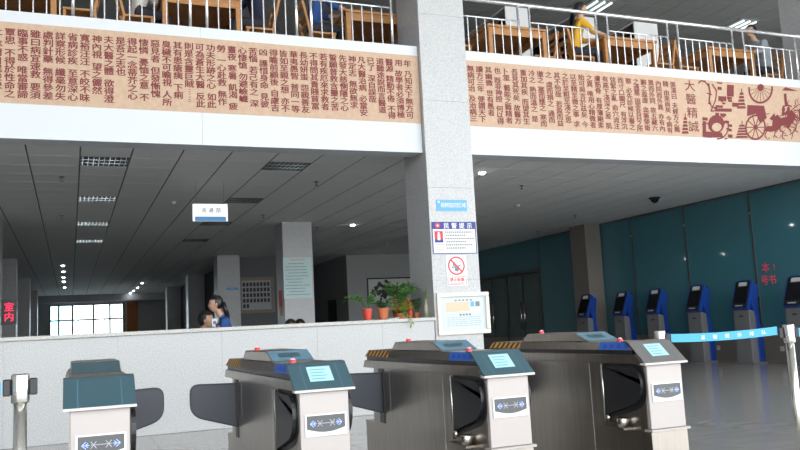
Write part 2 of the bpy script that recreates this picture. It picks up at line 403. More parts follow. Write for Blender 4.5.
RCOLS = ['張湛曰 夫經方之難','精 由來尚矣 今病有','內同而外異 亦有內','異而外同 故五藏六','腑之盈虛 血脈榮衛','之通塞 固非耳目之所','察 必先診候以審之','而寸口關尺 有浮沉','弦緊之亂 俞穴流注','有高下淺深之差 肌','膚筋骨 有厚薄剛柔','之異 唯用心精微者','始可與言於茲矣 今','以至精至微之事 求','之於至粗至淺之思','其不殆哉 若盈而益','之 虛而損之 通而','徹之 塞而壅之 寒而','冷之 熱而溫之 是','重加其疾 而望其生','吾見其死矣 故醫方','卜筮 藝能之難精者','也 既非神授 何以得','其幽微 世有愚者','讀方三年 便謂天下','無病可治 及治病三']
BY = YB-.004
fm = lambda u, v: (u, BY-.0015, v)
def banner(x0, x1, label):
    r = empty('banner', ((x0+x1)/2, YB, 3.715), label=label, cat='banner')
    o = part('sheet', 'sand', r, lambda b: b.box(x0, x1, BY, YB-.0005, 3.715, 4.645)); o.location = -Vector(r.location); return r
def tcol(r, s, xc, z=4.575, size=.106, step=.0935, m='maroon', off=.03):
    b = MB(); put_text(b, s, xc-size/2, z, size, fm, step=min(step, .815/sum(.55 if c == ' ' else 1 for c in s)) if size < .15 else step, vertical=True, off=off, gap=.55, sx=1.08, sz=.92)
    o = tag(b.build('text_column', m, r), kind='stuff'); o.location = -Vector(r.location)
bl = banner(-1.7, 4.325, 'sand coloured banner of maroon writing on the beam above the counter')
xa, xb = at(409, 90, 'y', YB).x, at(1.6, 70, 'y', YB).x
for k, s in enumerate(LCOLS): tcol(bl, s, xa+(xb-xa)*k/(len(LCOLS)-1))
br = banner(5.02, 13.2, 'sand coloured banner with maroon title and pictures of wheels and horses')
xa, xb = at(676.7, 110, 'y', YB).x, at(473.5, 95, 'y', YB).x
for k, s in enumerate(RCOLS): tcol(br, s, xa+(xb-xa)*k/(len(RCOLS)-1))
xt = at(693, 110, 'y', YB).x
tcol(br, '大醫精誠', xt, 4.62, .2, .215, off=.01)
tcol(br, '唐 孫思邈', at(683, 105, 'y', YB).x, 4.42, .085, .09, 'maroon2', 0)
# printed picture, drawn as flat shapes on the sheet (crop pixels -> points of the beam face)
def bp(px, py): p = at(680+px/5.625, 70+py/5.625, 'y', YB); return (p.x, BY-.0015, p.z)
pb = MB()
lay = [0]
def poly(*pts):
    lay[0] += 1; pb.add([Vector(bp(*p))-Vector((0, lay[0]*6e-6, 0)) for p in pts], [tuple(range(len(pts)))])
def disc(cx, cy, rx, ry, r0=0, n=24, a0=0, a1=2*math.pi):
    for i in range(n):
        a, c = a0+(a1-a0)*i/n, a0+(a1-a0)*(i+1)/n
        q = lambda t, k: (cx+rx*k*math.cos(t), cy+ry*k*math.sin(t))
        if r0: poly(q(a, r0), q(a, 1), q(c, 1), q(c, r0))
        else: poly((cx, cy), q(a, 1), q(c, 1))
def stroke(pts, wd):
    for (x0, y0), (x1, y1) in zip(pts, pts[1:]):
        l = math.hypot(x1-x0, y1-y0) or 1; nx, ny = -(y1-y0)/l*wd/2, (x1-x0)/l*wd/2
        poly((x0+nx, y0+ny), (x1+nx, y1+ny), (x1-nx, y1-ny), (x0-nx, y0-ny))
disc(442, 110, 66, 84, .86, 28, -.15, math.pi+.12); disc(442, 104, 18, 20)                         # big wheel, top
for k in range(9):
    a = .1+k*math.pi/8.6; stroke([(442+20*math.cos(a), 106+20*math.sin(a)), (442+56*math.cos(a), 110+70*math.sin(a))], 3)
disc(418, 325, 56, 72, .85); disc(418, 325, 12, 14)                                                # cart wheel
for k in range(10):
    a = k*math.pi/5; stroke([(418, 325), (418+50*math.cos(a), 325+62*math.sin(a))], 5)
poly((372, 200), (462, 205), (478, 275), (440, 300), (420, 250), (372, 262))                       # cart box
poly((575, 104), (645, 128), (555, 122)); stroke([(572, 140), (580, 205)], 14)                     # canopy
stroke([(560, 212), (590, 205), (610, 212)], 8)
for dx, dy, sx in ((0, 0, 1), (78, -30, .9)):                                                      # horses
    q = lambda x, y: (490+dx+(x-490)*sx, 300+dy+(y-300)*sx)
    poly(q(470, 330), q(485, 318), q(530, 322), q(536, 345), q(500, 352), q(472, 348)); poly(q(505, 322), q(512, 270), q(535, 255), q(560, 285), q(556, 318), q(540, 340), q(520, 345))
    poly(q(505, 262), q(518, 246), q(524, 275), q(505, 288), q(492, 278))
    stroke([q(540, 335), q(565, 352), q(560, 385), q(575, 395)], 6); stroke([q(525, 345), q(520, 372), q(535, 385)], 6); stroke([q(478, 345), q(468, 372), q(478, 388)], 6); stroke([q(560, 285), q(575, 330)], 4)
    stroke([q(545, 265), q(575, 255), q(585, 300)], 5); stroke([q(530, 300), q(550, 310)], 4)
R3 = random.Random(21)
for k in range(70):
    x0, y0 = (R3.uniform(480, 610), R3.uniform(245, 390)) if k % 2 else (R3.uniform(590, 665), R3.uniform(200, 330)); a = R3.uniform(0, 6.28); l = R3.uniform(10, 24)
    stroke([(x0, y0), (x0+l*math.cos(a), y0+l*math.sin(a)), (x0+l*math.cos(a)+l*.6*math.cos(a+.9), y0+l*math.sin(a)+l*.6*math.sin(a+.9))], R3.uniform(2.5, 5))
for k in range(16): x0, y0 = R3.uniform(560, 600), R3.uniform(225, 330); disc(x0, y0, R3.uniform(6, 14), R3.uniform(8, 18), n=8)
for k in range(22): x0, y0 = R3.uniform(125, 300), R3.uniform(150, 385); poly((x0, y0), (x0+R3.uniform(10, 22), y0+1), (x0+R3.uniform(10, 22), y0+R3.uniform(6, 14)), (x0, y0+9))
poly((645, 235), (680, 215), (685, 285), (650, 290)); stroke([(610, 230), (640, 205), (690, 200)], 5); stroke([(600, 370), (625, 350), (640, 300)], 5); stroke([(610, 395), (622, 340)], 4)
def pagoda(cx, y0, y1, w0, n):
    for k in range(n):
        ya = y0+(y1-y0)*k/n; yb = y0+(y1-y0)*(k+.72)/n; ww = w0*(.35+.65*(k+1)/n)/2
        poly((cx-ww*.75, ya), (cx+ww*.75, ya), (cx+ww, yb), (cx-ww, yb))
    stroke([(cx, y0-22), (cx, y0)], 5)
pagoda(340, 130, 225, 50, 5); pagoda(345, 310, 388, 72, 5); pagoda(36, 265, 362, 40, 5)
for bx in ((262, 85, 298, 150), (215, 148, 258, 175), (262, 152, 288, 166), (268, 168, 290, 180), (200, 198, 240, 212), (196, 216, 288, 234), (200, 240, 220, 256), (226, 244, 258, 258), (290, 185, 325, 208), (130, 265, 158, 282), (132, 286, 150, 375), (150, 345, 180, 378), (252, 285, 275, 300), (268, 305, 292, 320), (272, 330, 290, 345), (270, 362, 294, 380), (205, 70, 235, 78), (210, 95, 232, 112)):
    poly((bx[0], bx[1]), (bx[2], bx[1]+3), (bx[2], bx[3]+3), (bx[0], bx[3]))
for yy in (95, 115, 135): stroke([(268, yy-6), (292, yy-2)], 3)
disc(205, 305, 44, 52); poly((175, 350), (235, 352), (245, 380), (175, 378))                       # round vessel
disc(212, 322, 62, 70, .9, 16, -.6, 1.6)
stroke([(105, 75), (118, 60), (145, 68)], 8); stroke([(160, 75), (170, 130), (165, 170), (175, 200)], 8); stroke([(180, 80), (205, 120), (200, 170), (175, 235)], 6); stroke([(150, 130), (180, 140)], 6); stroke([(135, 60), (160, 90)], 6)
o = tag(pb.build('printed_picture', 'maroon', br), kind='stuff'); o.location = -Vector(br.location)
pb = MB(); disc(208, 322, 26, 24); poly((122, 146), (130, 144), (132, 165), (122, 166))
for vx in range(len(pb.v)): x, y, z = pb.v[vx]; pb.v[vx] = (x, y-.0004, z)
o = tag(pb.build('printed_highlight', 'sand', br), kind='stuff'); o.location = -Vector(br.location)

# ================================================================== SIGNS ON THE PILLAR
PY = 9.6
def plate(name, m, x0, x1, z0, z1, label, cat='sign', t=.006, y=PY):
    r = empty(name, ((x0+x1)/2, y, (z0+z1)/2), label=label, cat=cat)
    part('board', m, r, lambda b: b.box(-(x1-x0)/2, (x1-x0)/2, -t, -.0006, -(z1-z0)/2, (z1-z0)/2)); return r
def rect(r, name, m, u0, u1, v0, v1, t=.0075):
    return part(name, m, r, lambda b: b.box(u0, u1, -t, -.0055, v0, v1))
def line(r, name, m, s, u, v, size, t=.0085, step=None, off=.012):
    b = MB(); put_text(b, s, u, v, size, lambda x, z: (x, -t, z), step=step, off=off); return tag(b.build(name, m, r), kind='stuff')
r = plate('area_sign', 'skyprint', 4.44, 4.885, 2.527, 2.677, 'sky blue plate with white lettering above the police notice')
line(r, 'lettering', 'white', '视频监控区域', -.165, .036, .066, step=.061, off=.012); rect(r, 'emblem', 'white', -.2, -.175, .035, .058)
r = plate('police_notice', 'white', 4.352, 4.996, 1.96, 2.384, 'white police notice with navy header and border on the pillar')
rect(r, 'header', 'navyprint', -.322, .322, .115, .212); 
for u0, u1, v0, v1 in ((-.322, -.308, -.212, .115), (.308, .322, -.212, .115), (-.308, .308, -.212, -.2)): rect(r, 'border', 'navyprint', u0, u1, v0, v1)
line(r, 'title', 'white', '民警提示', -.15, .2, .082, step=.112, off=.02)
part('emblem', 'redprint', r, lambda b: b.prism([(-.235+.035*math.cos(k*math.pi/8), .163+.035*math.sin(k*math.pi/8)) for k in range(16)], -.0095, -.0056, 'y'))
part('emblem_ring', 'palegrey', r, lambda b: b.prism([(-.235+.015*math.cos(k*math.pi/4), .163+.015*math.sin(k*math.pi/4)) for k in range(8)], -.0105, -.0096, 'y'))
rect(r, 'photo', 'redprint', -.285, -.165, -.06, .09); rect(r, 'photo_base', 'navyprint', -.285, -.165, -.06, -.02, .0085)
b = MB(); b.box(-.245, -.205, -.0095, -.0086, -.03, .05); b.ell((-.225, -.009, .065), .014, .001, .014); b.build('photo_figure', 'white', r)
b = MB(); random.seed(4)
for k in range(6):
    v = .085-k*.042; u = -.12 if k % 2 else -.135
    while u < (.26 if k % 2 == 0 else .16): wd = random.uniform(.02, .032); b.box(u, u+wd*.85, -.0075, -.0055, v-.02, v); u += wd+.006
tag(b.build('small_print', 'greyprint', r), kind='stuff')
b = MB()
for k in range(3): b.box(-.29, -.15, -.0075, -.0055, -.09-k*.036, -.078-k*.036)
tag(b.build('small_print', 'pinkprint', r), kind='stuff')
r = plate('smoking_sign', 'white', 4.53, 4.825, 1.545, 1.942, 'white no smoking sign with red ring below the police notice')
b = MB()
n = 28
for k in range(n):
    a, c = 2*math.pi*k/n, 2*math.pi*(k+1)/n; q = lambda t, rr: (rr*math.cos(t), -.0075, .06+rr*math.sin(t))
    b.add([q(a, .102), q(a, .122), q(c, .122), q(c, .102)], [(0,1,2,3)])
b.prism([(-.08, .128), (-.066, .142), (.08, -.006), (.066, -.02)], -.0085, -.0056, 'y'); b.build('prohibition_ring', 'redprint', r)
b = MB(); b.prism([(-.07, .03), (.06, .055), (.06, .072), (-.07, .047)], -.0072, -.0056, 'y'); b.prism([(-.03, .0), (.02, -.02), (.04, .03), (-.02, .045)], -.0072, -.0056, 'y')
for s in ((.06, .075), (.07, .095), (.055, .11)): b.box(s[0], s[0]+.012, -.0072, -.0056, s[1], s[1]+.014)
b.box(-.05, -.02, -.0072, -.0056, .06, .11); tag(b.build('cigarette_hand', 'greyprint', r), kind='stuff')
for u0, u1, v0, v1 in ((-.135, .135, -.185, -.179), (-.135, .135, -.088, -.082), (-.135, -.129, -.185, -.082), (.129, .135, -.185, -.082)): rect(r, 'text_border', 'redprint', u0, u1, v0, v1)
line(r, 'lettering', 'redprint', '禁止吸烟', -.105, -.096, .052, off=.02)
rect(r, 'small_print', 'pinkprint', -.1, .1, -.172, -.16)
# framed certificate
x0, x1, z0, z1 = 4.362, 5.115, .91, 1.452
r = empty('framed_certificate', ((x0+x1)/2, PY, (z0+z1)/2), label='cream framed certificate with peach block hung low on the pillar', cat='picture')
hw, hh = (x1-x0)/2, (z1-z0)/2
for (a, c, d, e) in ((-hw, hw, hh-.055, hh), (-hw, hw, -hh, -hh+.055), (-hw, -hw+.055, -hh+.055, hh-.055), (hw-.055, hw, -hh+.055, hh-.055)):
    part('frame_bar', 'frame', r, lambda b: b.box(a, c, -.035, -.0006, d, e), bevel=.006)
part('paper', 'paleblue', r, lambda b: b.box(-hw+.055, hw-.055, -.012, -.0006, -hh+.055, hh-.055))
def cr_(name, m, u0, u1, v0, v1, t=.0145): return part(name, m, r, lambda b: b.box(u0, u1, -t, -.0125, v0, v1))
for (a, c, d, e) in ((-.3, .3, .2, .205), (-.3, .3, -.2, -.195), (-.3, -.295, -.2, .2), (.295, .3, -.2, .2)): cr_('border_line', 'palegrey', a, c, d, e)
cr_('colour_block', 'peach', -.25, .09, .025, .15); cr_('small_photo', 'skyprint', .11, .16, .085, .15); cr_('small_photo', 'greyprint', .18, .24, .085, .15); cr_('blank_label', 'white', .11, .24, .025, .075)
b = MB()
for k in range(5): b.box(-.12+k*.055, -.09+k*.055, -.0145, -.0125, .162, .18)
for k in range(4): b.box(-.06+k*.045, -.03+k*.045, -.0145, -.0125, -.028, -.004)
tag(b.build('heading_marks', 'greyprint', r), kind='stuff')
b = MB(); random.seed(8)
for k in range(5):
    u = -.24
    while u < .24: wd = random.uniform(.02, .07); b.box(u, min(u+wd, .25), -.0145, -.0125, -.055-k*.026, -.047-k*.026); u += wd+.012
tag(b.build('text_rows', 'arrow2', r), kind='stuff')

# ================================================================== NOTICES IN THE LOW HALL
def wallboard(name, x0, x1, z0, z1, y, m, label, cat):
    return plate(name, m, x0, x1, z0, z1, label, cat, y=y)
r = wallboard('notice_board', 4.19, 4.815, 1.755, 2.63, 16.98, 'mint', 'tall pale mint notice sheet with red heading on a granite pillar', 'notice')
b = MB(); 
for k in range(6): b.box(-.15+k*.055, -.115+k*.055, -.0075, -.0055, .375, .405)
tag(b.build('heading', 'pinkprint', r), kind='stuff')
b = MB(); random.seed(3)
for k in range(11):
    u = -.2 if k % 3 == 0 else -.26; e = random.uniform(.1, .27)
    while u < e: b.box(u, u+.03, -.0075, -.0055, .31-k*.066-.014, .31-k*.066); u += .038
tag(b.build('text_rows', 'greyprint', r), kind='stuff')
r = plate('pillar_plate', 'skyprint', 4.27, 4.62, 2.37, 2.44, 'small blue plate on the pillar beside the photo board', y=24.3)
line(r, 'lettering', 'white', '一一一', -.12, .035, .06)
r = empty('pennant', (4.2, 17.32, 1.5), label='red and yellow pennant hanging on the side of a granite pillar', cat='pennant')
part('cloth', 'redprint', r, lambda b: b.box(-.012, -.001, -.12, .12, .1, .45)); part('tassel', 'hazY', r, lambda b: b.prism([(-.12, .1), (0, -.1), (.12, .1)], -.012, -.001, 'x'))
# photo board
r = empty('photo_board', (5.3, 25.0, 1.68), label='wooden framed board with rows of small portrait photos', cat='board')
part('backing', 'wall', r, lambda b: b.box(-.5, .5, -.04, -.001, .06, 1.04))
for (a, c, d, e) in ((-.56, .56, 1.0, 1.1), (-.56, .56, 0, .1), (-.56, -.46, .1, 1.0), (.46, .56, .1, 1.0)): part('frame_bar', 'boardwood', r, lambda b: b.box(a, c, -.07, -.001, d, e))
for i in range(8):
    for j in range(5):
        if j == 0 and i > 1: continue
        part('portrait', 'ink', r, lambda b: b.box(-.42+i*.108, -.42+i*.108+.075, -.045, -.0405, .16+j*.165, .16+j*.165+.115))
# ink painting
r = empty('ink_painting', (9.62, 24.75, 1.8), label='wide framed ink wash landscape on the grey wall', cat='picture')
part('paper', 'paper', r, lambda b: b.box(-.75, .75, -.02, -.001, .03, .8))
for (a, c, d, e) in ((-.79, .79, .8, .84), (-.79, .79, 0, .03), (-.79, -.75, .03, .8), (.75, .79, .03, .8)): part('frame_bar', 'black', r, lambda b: b.box(a, c, -.04, -.001, d, e))
b = MB(); random.seed(11)
for k in range(60):
    cx = random.gauss(-.1, .3); cz = .48+random.gauss(0, .13); rx = random.uniform(.04, .11); rz = random.uniform(.03, .1); pts = []
    for q in range(9): a = 2*math.pi*q/9; f = random.uniform(.6, 1.1); pts.append((min(.72, max(-.72, cx+rx*f*math.cos(a))), min(.78, max(.06, cz+rz*f*math.sin(a)))))
    y = -.0215-k*.00008; b.add([(p[0], y, p[1]) for p in pts], [tuple(range(9))])
tag(b.build('brushwork', 'ink', r), kind='stuff')
# hanging sign
a_, b_ = at(190, 204, 'y', 12.5), at(225.3, 221.5, 'y', 12.5)
r = empty('hanging_sign', ((a_.x+b_.x)/2, 12.5, b_.z), label='white hanging ceiling sign with blue lower band', cat='sign')
hw = (b_.x-a_.x)/2; hh = a_.z-b_.z
part('board', 'signface', r, lambda b: b.box(-hw, hw, -.02, .02, 0, hh)); part('blue_band', 'skyprint', r, lambda b: b.box(-hw+.03, hw-.03, -.0225, -.0201, .0, .07))
bb = MB(); put_text(bb, '流通部', -.14, .205, .08, lambda x, z: (x, -.0215, z), step=.11); tag(bb.build('lettering', 'greyprint', r), kind='stuff')
for s in (-1, 1): part('cable', 'sprink', r, lambda b: b.tube((s*hw*.8, 0, hh), (s*hw*.8, 0, CZ-b_.z), .002, n=6))
# red led sign
r = empty('led_sign', (-1.18, 16.6, 1.10), label='dark board with glowing red led characters beside a pillar', cat='sign')
part('housing', 'black', r, lambda b: b.box(.003, .26, -.02, .06, .35, .8)); bb = MB()
put_text(bb, '室', .05, .75, .17, lambda x, z: (x, -.022, z), off=.03); put_text(bb, '内', .05, .57, .17, lambda x, z: (x, -.022, z), off=.03); tag(bb.build('led_characters', 'led', r), kind='stuff')

# ================================================================== CEILING FITTINGS
first_t = None
for (i, j) in sorted(troffers):
    lab = 'square louvred ceiling light, unlit, set in the low hall ceiling'
    if first_t is None:
        first_t = r = empty('ceiling_light', (0, 0, 0), label=lab, cat='ceiling light', group='louvred lights of the low ceiling')
        part('housing', 'sprink', r, lambda b: (b.box(.01, P-.01, .01, P-.01, .07, .075), b.box(.01, .016, .01, P-.01, 0, .07), b.box(P-.016, P-.01, .01, P-.01, 0, .07), b.box(.016, P-.016, .01, .016, 0, .07), b.box(.016, P-.016, P-.016, P-.01, 0, .07)))
        for k in range(1, 3): part('louvre_blade', 'troffer', r, lambda b: b.prism([(k*P/3-.03, .0), (k*P/3+.03, .0), (k*P/3, .05)], .017, P-.017, 'x'))
        for k in range(0, 9): part('louvre_blade', 'troffer', r, lambda b: b.prism([(.03+k*.066, .0), (.03+k*.066+.012, 0), (.03+k*.066+.02, .03), (.03+k*.066+.008, .03)], .017, P-.017, 'y'))
    else: r = copy_tree(first_t)
    r.location = (X0+i*P, Y0+j*P, CZ+.002)
    r['label'] = ['first', 'second', 'third', 'fourth'][(j-2)//5] + ' louvred ceiling light from the beam in the row ' + ('leading to the end window' if i == 0 else 'over the hanging sign')
ce_h = [(X0+i*P, Y0+j*P) for i, j in troffers]
def downlight(x, y, label, group='round downlights of the low ceiling'):
    r = empty('downlight', (x, y, CZ), label=label, cat='downlight', group=group)
    part('trim_ring', 'white', r, lambda b: b.lathe([(.05, -.001), (.075, -.012), (.085, -.001)], n=20), smooth=True)
    part('lamp', 'lamp', r, lambda b: b.lathe([(0.0, -.035), (.03, -.03), (.048, -.012), (.048, -.001)], n=16)); return r
p = at(352, 225, 'z', CZ); downlight(p.x, p.y, 'single lit downlight above the pale notice pillar', None)
p = at(209, 286, 'z', CZ); downlight(p.x, p.y, 'added lamp standing for a downlight reflection above the woman in blue', None)  # lamp added where a downlight's reflection shows
p = at(484, 171.5, 'z', CZ); downlight(p.x, p.y, 'single lit downlight beside the tall pillar with the police notice', None)
ORD = ['first', 'second', 'third', 'fourth', 'fifth', 'sixth', 'seventh', 'eighth']
for k, (px, py) in enumerate(((63.3, 266), (63.8, 272), (64, 278), (64.4, 282), (65, 288))):
    p = at(px, py, 'z', CZ); downlight(p.x, p.y, ORD[k]+' lit downlight from the counter in the passage row on the led sign side', 'downlights of the passage, first row')
for k, (px, py) in enumerate(((140.3, 284), (136, 288.5), (132, 291.7), (129, 294.3))):
    p = at(px, py, 'z', CZ); downlight(p.x, p.y, ORD[k]+' lit downlight from the counter in the passage row on the curtain side', 'downlights of the passage, second row')
def sprinkler(px, py, lab):
    p = at(px, py, 'z', CZ); r = empty('sprinkler', (p.x, p.y, CZ), label='small sprinkler head hanging from the ceiling '+lab, cat='sprinkler', group='sprinklers of the low ceiling')
    part('rose', 'sprink', r, lambda b: b.lathe([(0, -.012), (.035, -.01), (.04, -.0005)], n=12)); part('head', 'sprink', r, lambda b: (b.tube((0, 0, -.012), (0, 0, -.06), .01), b.tube((0, 0, -.06), (0, 0, -.066), .03)))
for q in ((62, 177, 'beside the first louvred light'), (62, 216, 'beside the third louvred light'), (315, 181, 'between the hanging sign and the tall pillar'), (261, 215, 'just past the hanging sign'), (524, 185, 'halfway between tall pillar and dome camera'), (578, 215, 'above the narrow brown pillar'), (316, 228, 'behind the pillar with the pale notice'), (540, 232, 'before the glazed doors')): sprinkler(*q)
def smoke(px, py, lab):
    p = at(px, py, 'z', CZ); r = empty('smoke_detector', (p.x, p.y, CZ), label='round pale smoke detector on the ceiling '+lab, cat='detector', group='smoke detectors of the low ceiling')
    part('base', 'white', r, lambda b: b.lathe([(0, -.02), (.05, -.02), (.055, -.0005)], n=16)); part('sensor', 'palegrey', r, lambda b: b.lathe([(0, -.045), (.03, -.04), (.035, -.021)], n=16))
for q in ((171, 202, 'before the hanging sign'), (520, 205, 'on the kiosk side of the tall pillar'), (386, 245, 'above the ink painting')): smoke(*q)
p = at(657, 197.5, 'z', CZ); r = empty('dome_camera', (p.x, p.y, CZ), label='black dome security camera on the ceiling near the glass wall', cat='camera')
part('ring', 'black', r, lambda b: b.lathe([(.07, -.035), (.11, -.03), (.115, -.0005)], n=20), smooth=True); part('dome', 'dome', r, lambda b: b.lathe([(0, -.12), (.04, -.11), (.07, -.08), (.085, -.036)], n=20), smooth=True)
# lit lights upstairs
for px, py, wh in ((738.7, 25.2, 'grey'), (598, 4, 'yellow')):
    p = at(px, py, 'z', UC); r = empty('tube_light', (p.x, p.y, UC-.0095), label='lit three-tube ceiling light upstairs near the reader in '+wh, cat='ceiling light', group='tube lights upstairs')
    part('tray', 'tray', r, lambda b: b.box(-.3, .3, -.3, .3, -.02, -.0005))
    for k in (-1, 0, 1): part('tube', 'tube', r, lambda b: b.tube((k*.19, -.28, -.045), (k*.19, .28, -.045), .022))

# ================================================================== TURNSTILE GATES
def make_gate():
    r = empty('flap_gate', (0, 0, 0), cat='gate')
    part('plinth', 'steel', r, lambda b: b.box(-.1185, .1185, 0, 1.82, 0, .432))
    part('ledge', 'steel_face', r, lambda b: b.box(-.124, .132, -.014, .05, .433, .446), bevel=.002)
    part('body', 'steel', r, lambda b: b.prism([(.03, .4322), (1.66, .4322), (1.62, .79), (.03, .79)], -.118, .118, 'x'))
    for s in (-1, 1):
        for y in (.52, 1.33): part('side_seam', 'lip' if y < 1 else 'joint', r, lambda b: b.box(min(s*.1186, s*.1195), max(s*.1186, s*.1195), y-.0015, y+.0015, .02, .785))
    fp = part('front_panel', 'steel_face', r, lambda b: b.box(-.115, .115, 0, .029, .447, .784), bevel=.003)
    # status display
    sd = part('status_display', 'white', r, lambda b: b.box(-.094, .100, -.006, -.0005, .588, .686))
    def cv(b):
        pts = [(-.086, .680), (.092, .680), (.092, .622)] + [(.092-.178*k/8, .622-.016*math.sin(math.pi*k/8)) for k in range(1, 8)] + [(-.086, .622)]
        b.prism(pts[::-1], -.008, -.0062, 'y')
    part('display_glass', 'panelglass', sd, cv)
    part('display_band', 'palegrey', sd, lambda b: b.box(-.092, .098, -.0072, -.0062, .589, .611))
    def arrows(b, flip):
        def st(pts):
            for (x0, y0), (x1, y1) in zip(pts, pts[1:]):
                l = math.hypot(x1-x0, y1-y0); nx, ny = -(y1-y0)/l*.0014, (x1-x0)/l*.0014
                b.add([(x0+nx, -.0086, y0+ny), (x1+nx, -.0086, y1+ny), (x1-nx, -.0086, y1-ny), (x0-nx, -.0086, y0-ny)], [(0,1,2,3)])
        c, z = .003, .645
        if not flip:
            for s in (-1, 1):
                st([(c+s*.058, z+.014), (c+s*.074, z), (c+s*.058, z-.014)]); st([(c+s*.05, z+.009), (c+s*.06, z), (c+s*.05, z-.009)]); st([(c+s*.074, z), (c+s*.045, z)])
        else:
            st([(c-.04, z), (c+.04, z)])
            for s in (-1, 1): st([(c+s*.018, z+.014), (c+s*.04, z-.014)]); st([(c+s*.018, z-.014), (c+s*.04, z+.014)])
    part('lit_arrows', 'arrow', sd, lambda b: arrows(b, False)); part('unlit_marks', 'arrow2', sd, lambda b: arrows(b, True))
    # cover running the length of the gate
    part('cover_base', 'steel', r, lambda b: b.prism([(.008, .791), (1.78, .791), (1.74, .840), (.052, .840)], -.138, .138, 'x'), bevel=.002)
    part('groove', 'black', r, lambda b: b.box(-.128, .128, .09, 1.72, .8405, .864))
    def ctop(b):
        y0, y1 = .082, 1.735; b.add([(-.138, y0, .865), (.138, y0, .865), (.138, y1, .865), (-.138, y1, .865), (-.122, y0+.045, .908), (.122, y0+.045, .908), (.122, y1-.045, .908), (-.122, y1-.045, .908)],
            [(0,3,2,1),(4,5,6,7),(0,1,5,4),(1,2,6,5),(2,3,7,6),(3,0,4,7)])
    part('cover_top', 'steel', r, ctop)
    for s in (-1, 1):
        sp = lambda y, t, e=.0012: (s*(.138-.016*t+e), y, .865+.043*t)
        hz = part('hazard_tape', 'hazY', r, lambda b: b.add([sp(1.29, .06), sp(1.715, .06), sp(1.68, .95), sp(1.29, .95)], [(0,1,2,3)]))
        for k in range(6):
            y = 1.30+k*.066; part('black_stripe', 'hazK', hz, lambda b: b.add([sp(y+.03, .06, .002), sp(y+.062, .06, .002), sp(y+.03, .95, .002), sp(y, .95, .002)], [(0,1,2,3)]))
        bs = part('blue_sticker', 'bluesticker', r, lambda b: b.add([sp(.10, .04), sp(.39, .04), sp(.385, 1), sp(.14, 1)], [(0,1,2,3)]))
        for k in range(4): part('sticker_mark', 'bluemark', bs, lambda b: b.add([sp(.12+k*.065, .3, .002), sp(.155+k*.065, .3, .002), sp(.155+k*.065, .7, .002), sp(.12+k*.065, .7, .002)], [(0,1,2,3)]))
    # front lid with card reader screen
    lid = part('lid', 'teal', r, lambda b: b.prism([(-.022, .797), (.105, .905), (.135, .914), (.17, .914), (.17, .9085), (.118, .9085), (.0, .797)], -.141, .141, 'x'), bevel=.002)
    part('lid_lip', 'lip', r, lambda b: b.box(-.142, .142, -.026, .019, .785, .7965), bevel=.002)
    sl = lambda x, t, e: (x, -.022+.127*t-.65*e, .797+.108*t+.76*e)
    for x in (-.085, .085): part('lid_seam', 'tealscreen', lid, lambda b: b.add([sl(x-.0012, 0, .0008), sl(x+.0012, 0, .0008), sl(x+.0012, 1, .0008), sl(x-.0012, 1, .0008)], [(0,1,2,3)]))
    lc = part('screen', 'lcd', lid, lambda b: b.add([sl(-.056, .3, .001), sl(.056, .3, .001), sl(.056, .88, .001), sl(-.056, .88, .001), sl(-.056, .3, -.002), sl(.056, .3, -.002), sl(.056, .88, -.002), sl(-.056, .88, -.002)], [(0,1,2,3),(0,4,5,1),(1,5,6,2),(2,6,7,3),(3,7,4,0)]))
    for k in range(4): part('screen_line', 'lcdline', lc, lambda b: b.add([sl(-.045, .38+k*.12, .0018), sl(.02+.01*(k % 2), .38+k*.12, .0018), sl(.02+.01*(k % 2), .41+k*.12, .0018), sl(-.045, .41+k*.12, .0018)], [(0,1,2,3)]))
    # raised pod
    pod = part('pod', 'steel', r, lambda b: b.prism([(.52, .909), (.66, .962), (1.22, .962), (1.30, .909)], -.112, .112, 'x'), bevel=.004)
    ps = lambda x, t, e: (x, .52+.14*t-.35*e, .909+.053*t+.93*e)
    sq = lambda x0, x1, t0, t1, e: [ps(x0, t0, e), ps(x1, t0, e), ps(x1, t1, e), ps(x0, t1, e)]
    pp = part('pod_panel', 'tealscreen', r, lambda b: b.add(sq(-.108, .108, .05, .97, .002), [(0,1,2,3)]))
    part('pod_slot', 'teal', pp, lambda b: b.add(sq(-.06, .05, .35, .7, .004), [(0,1,2,3)]))
    for y, z in ((.27, .909), (1.12, .963)):
        lp = part('signal_lamp', 'red', r, lambda b: b.lathe([(0, .015), (.012, .015), (.016, .012), (.017, 0)], (-.07 if y < 1 else -.06, y, z), 12), smooth=True)
        part('lamp_cap', 'pinkcap', lp, lambda b: b.lathe([(0, .022), (.009, .021), (.0125, .0155)], (-.07 if y < 1 else -.06, y, z), 12), smooth=True)
    return r
def rounded(pts, rad, n=5):
    out = []; m = len(pts)
    for i in range(m):
        p0, p1, p2 = Vector(pts[i-1]), Vector(pts[i]), Vector(pts[(i+1) % m]); rr = rad[i]
        if not rr: out.append(tuple(p1)); continue
        a = (p0-p1).normalized(); c = (p2-p1).normalized()
        for k in range(n+1):
            t = k/n; q = (p1+a*rr)*(1-t)**2 + p1*2*t*(1-t) + (p1+c*rr)*t*t; out.append(tuple(q))
    return out
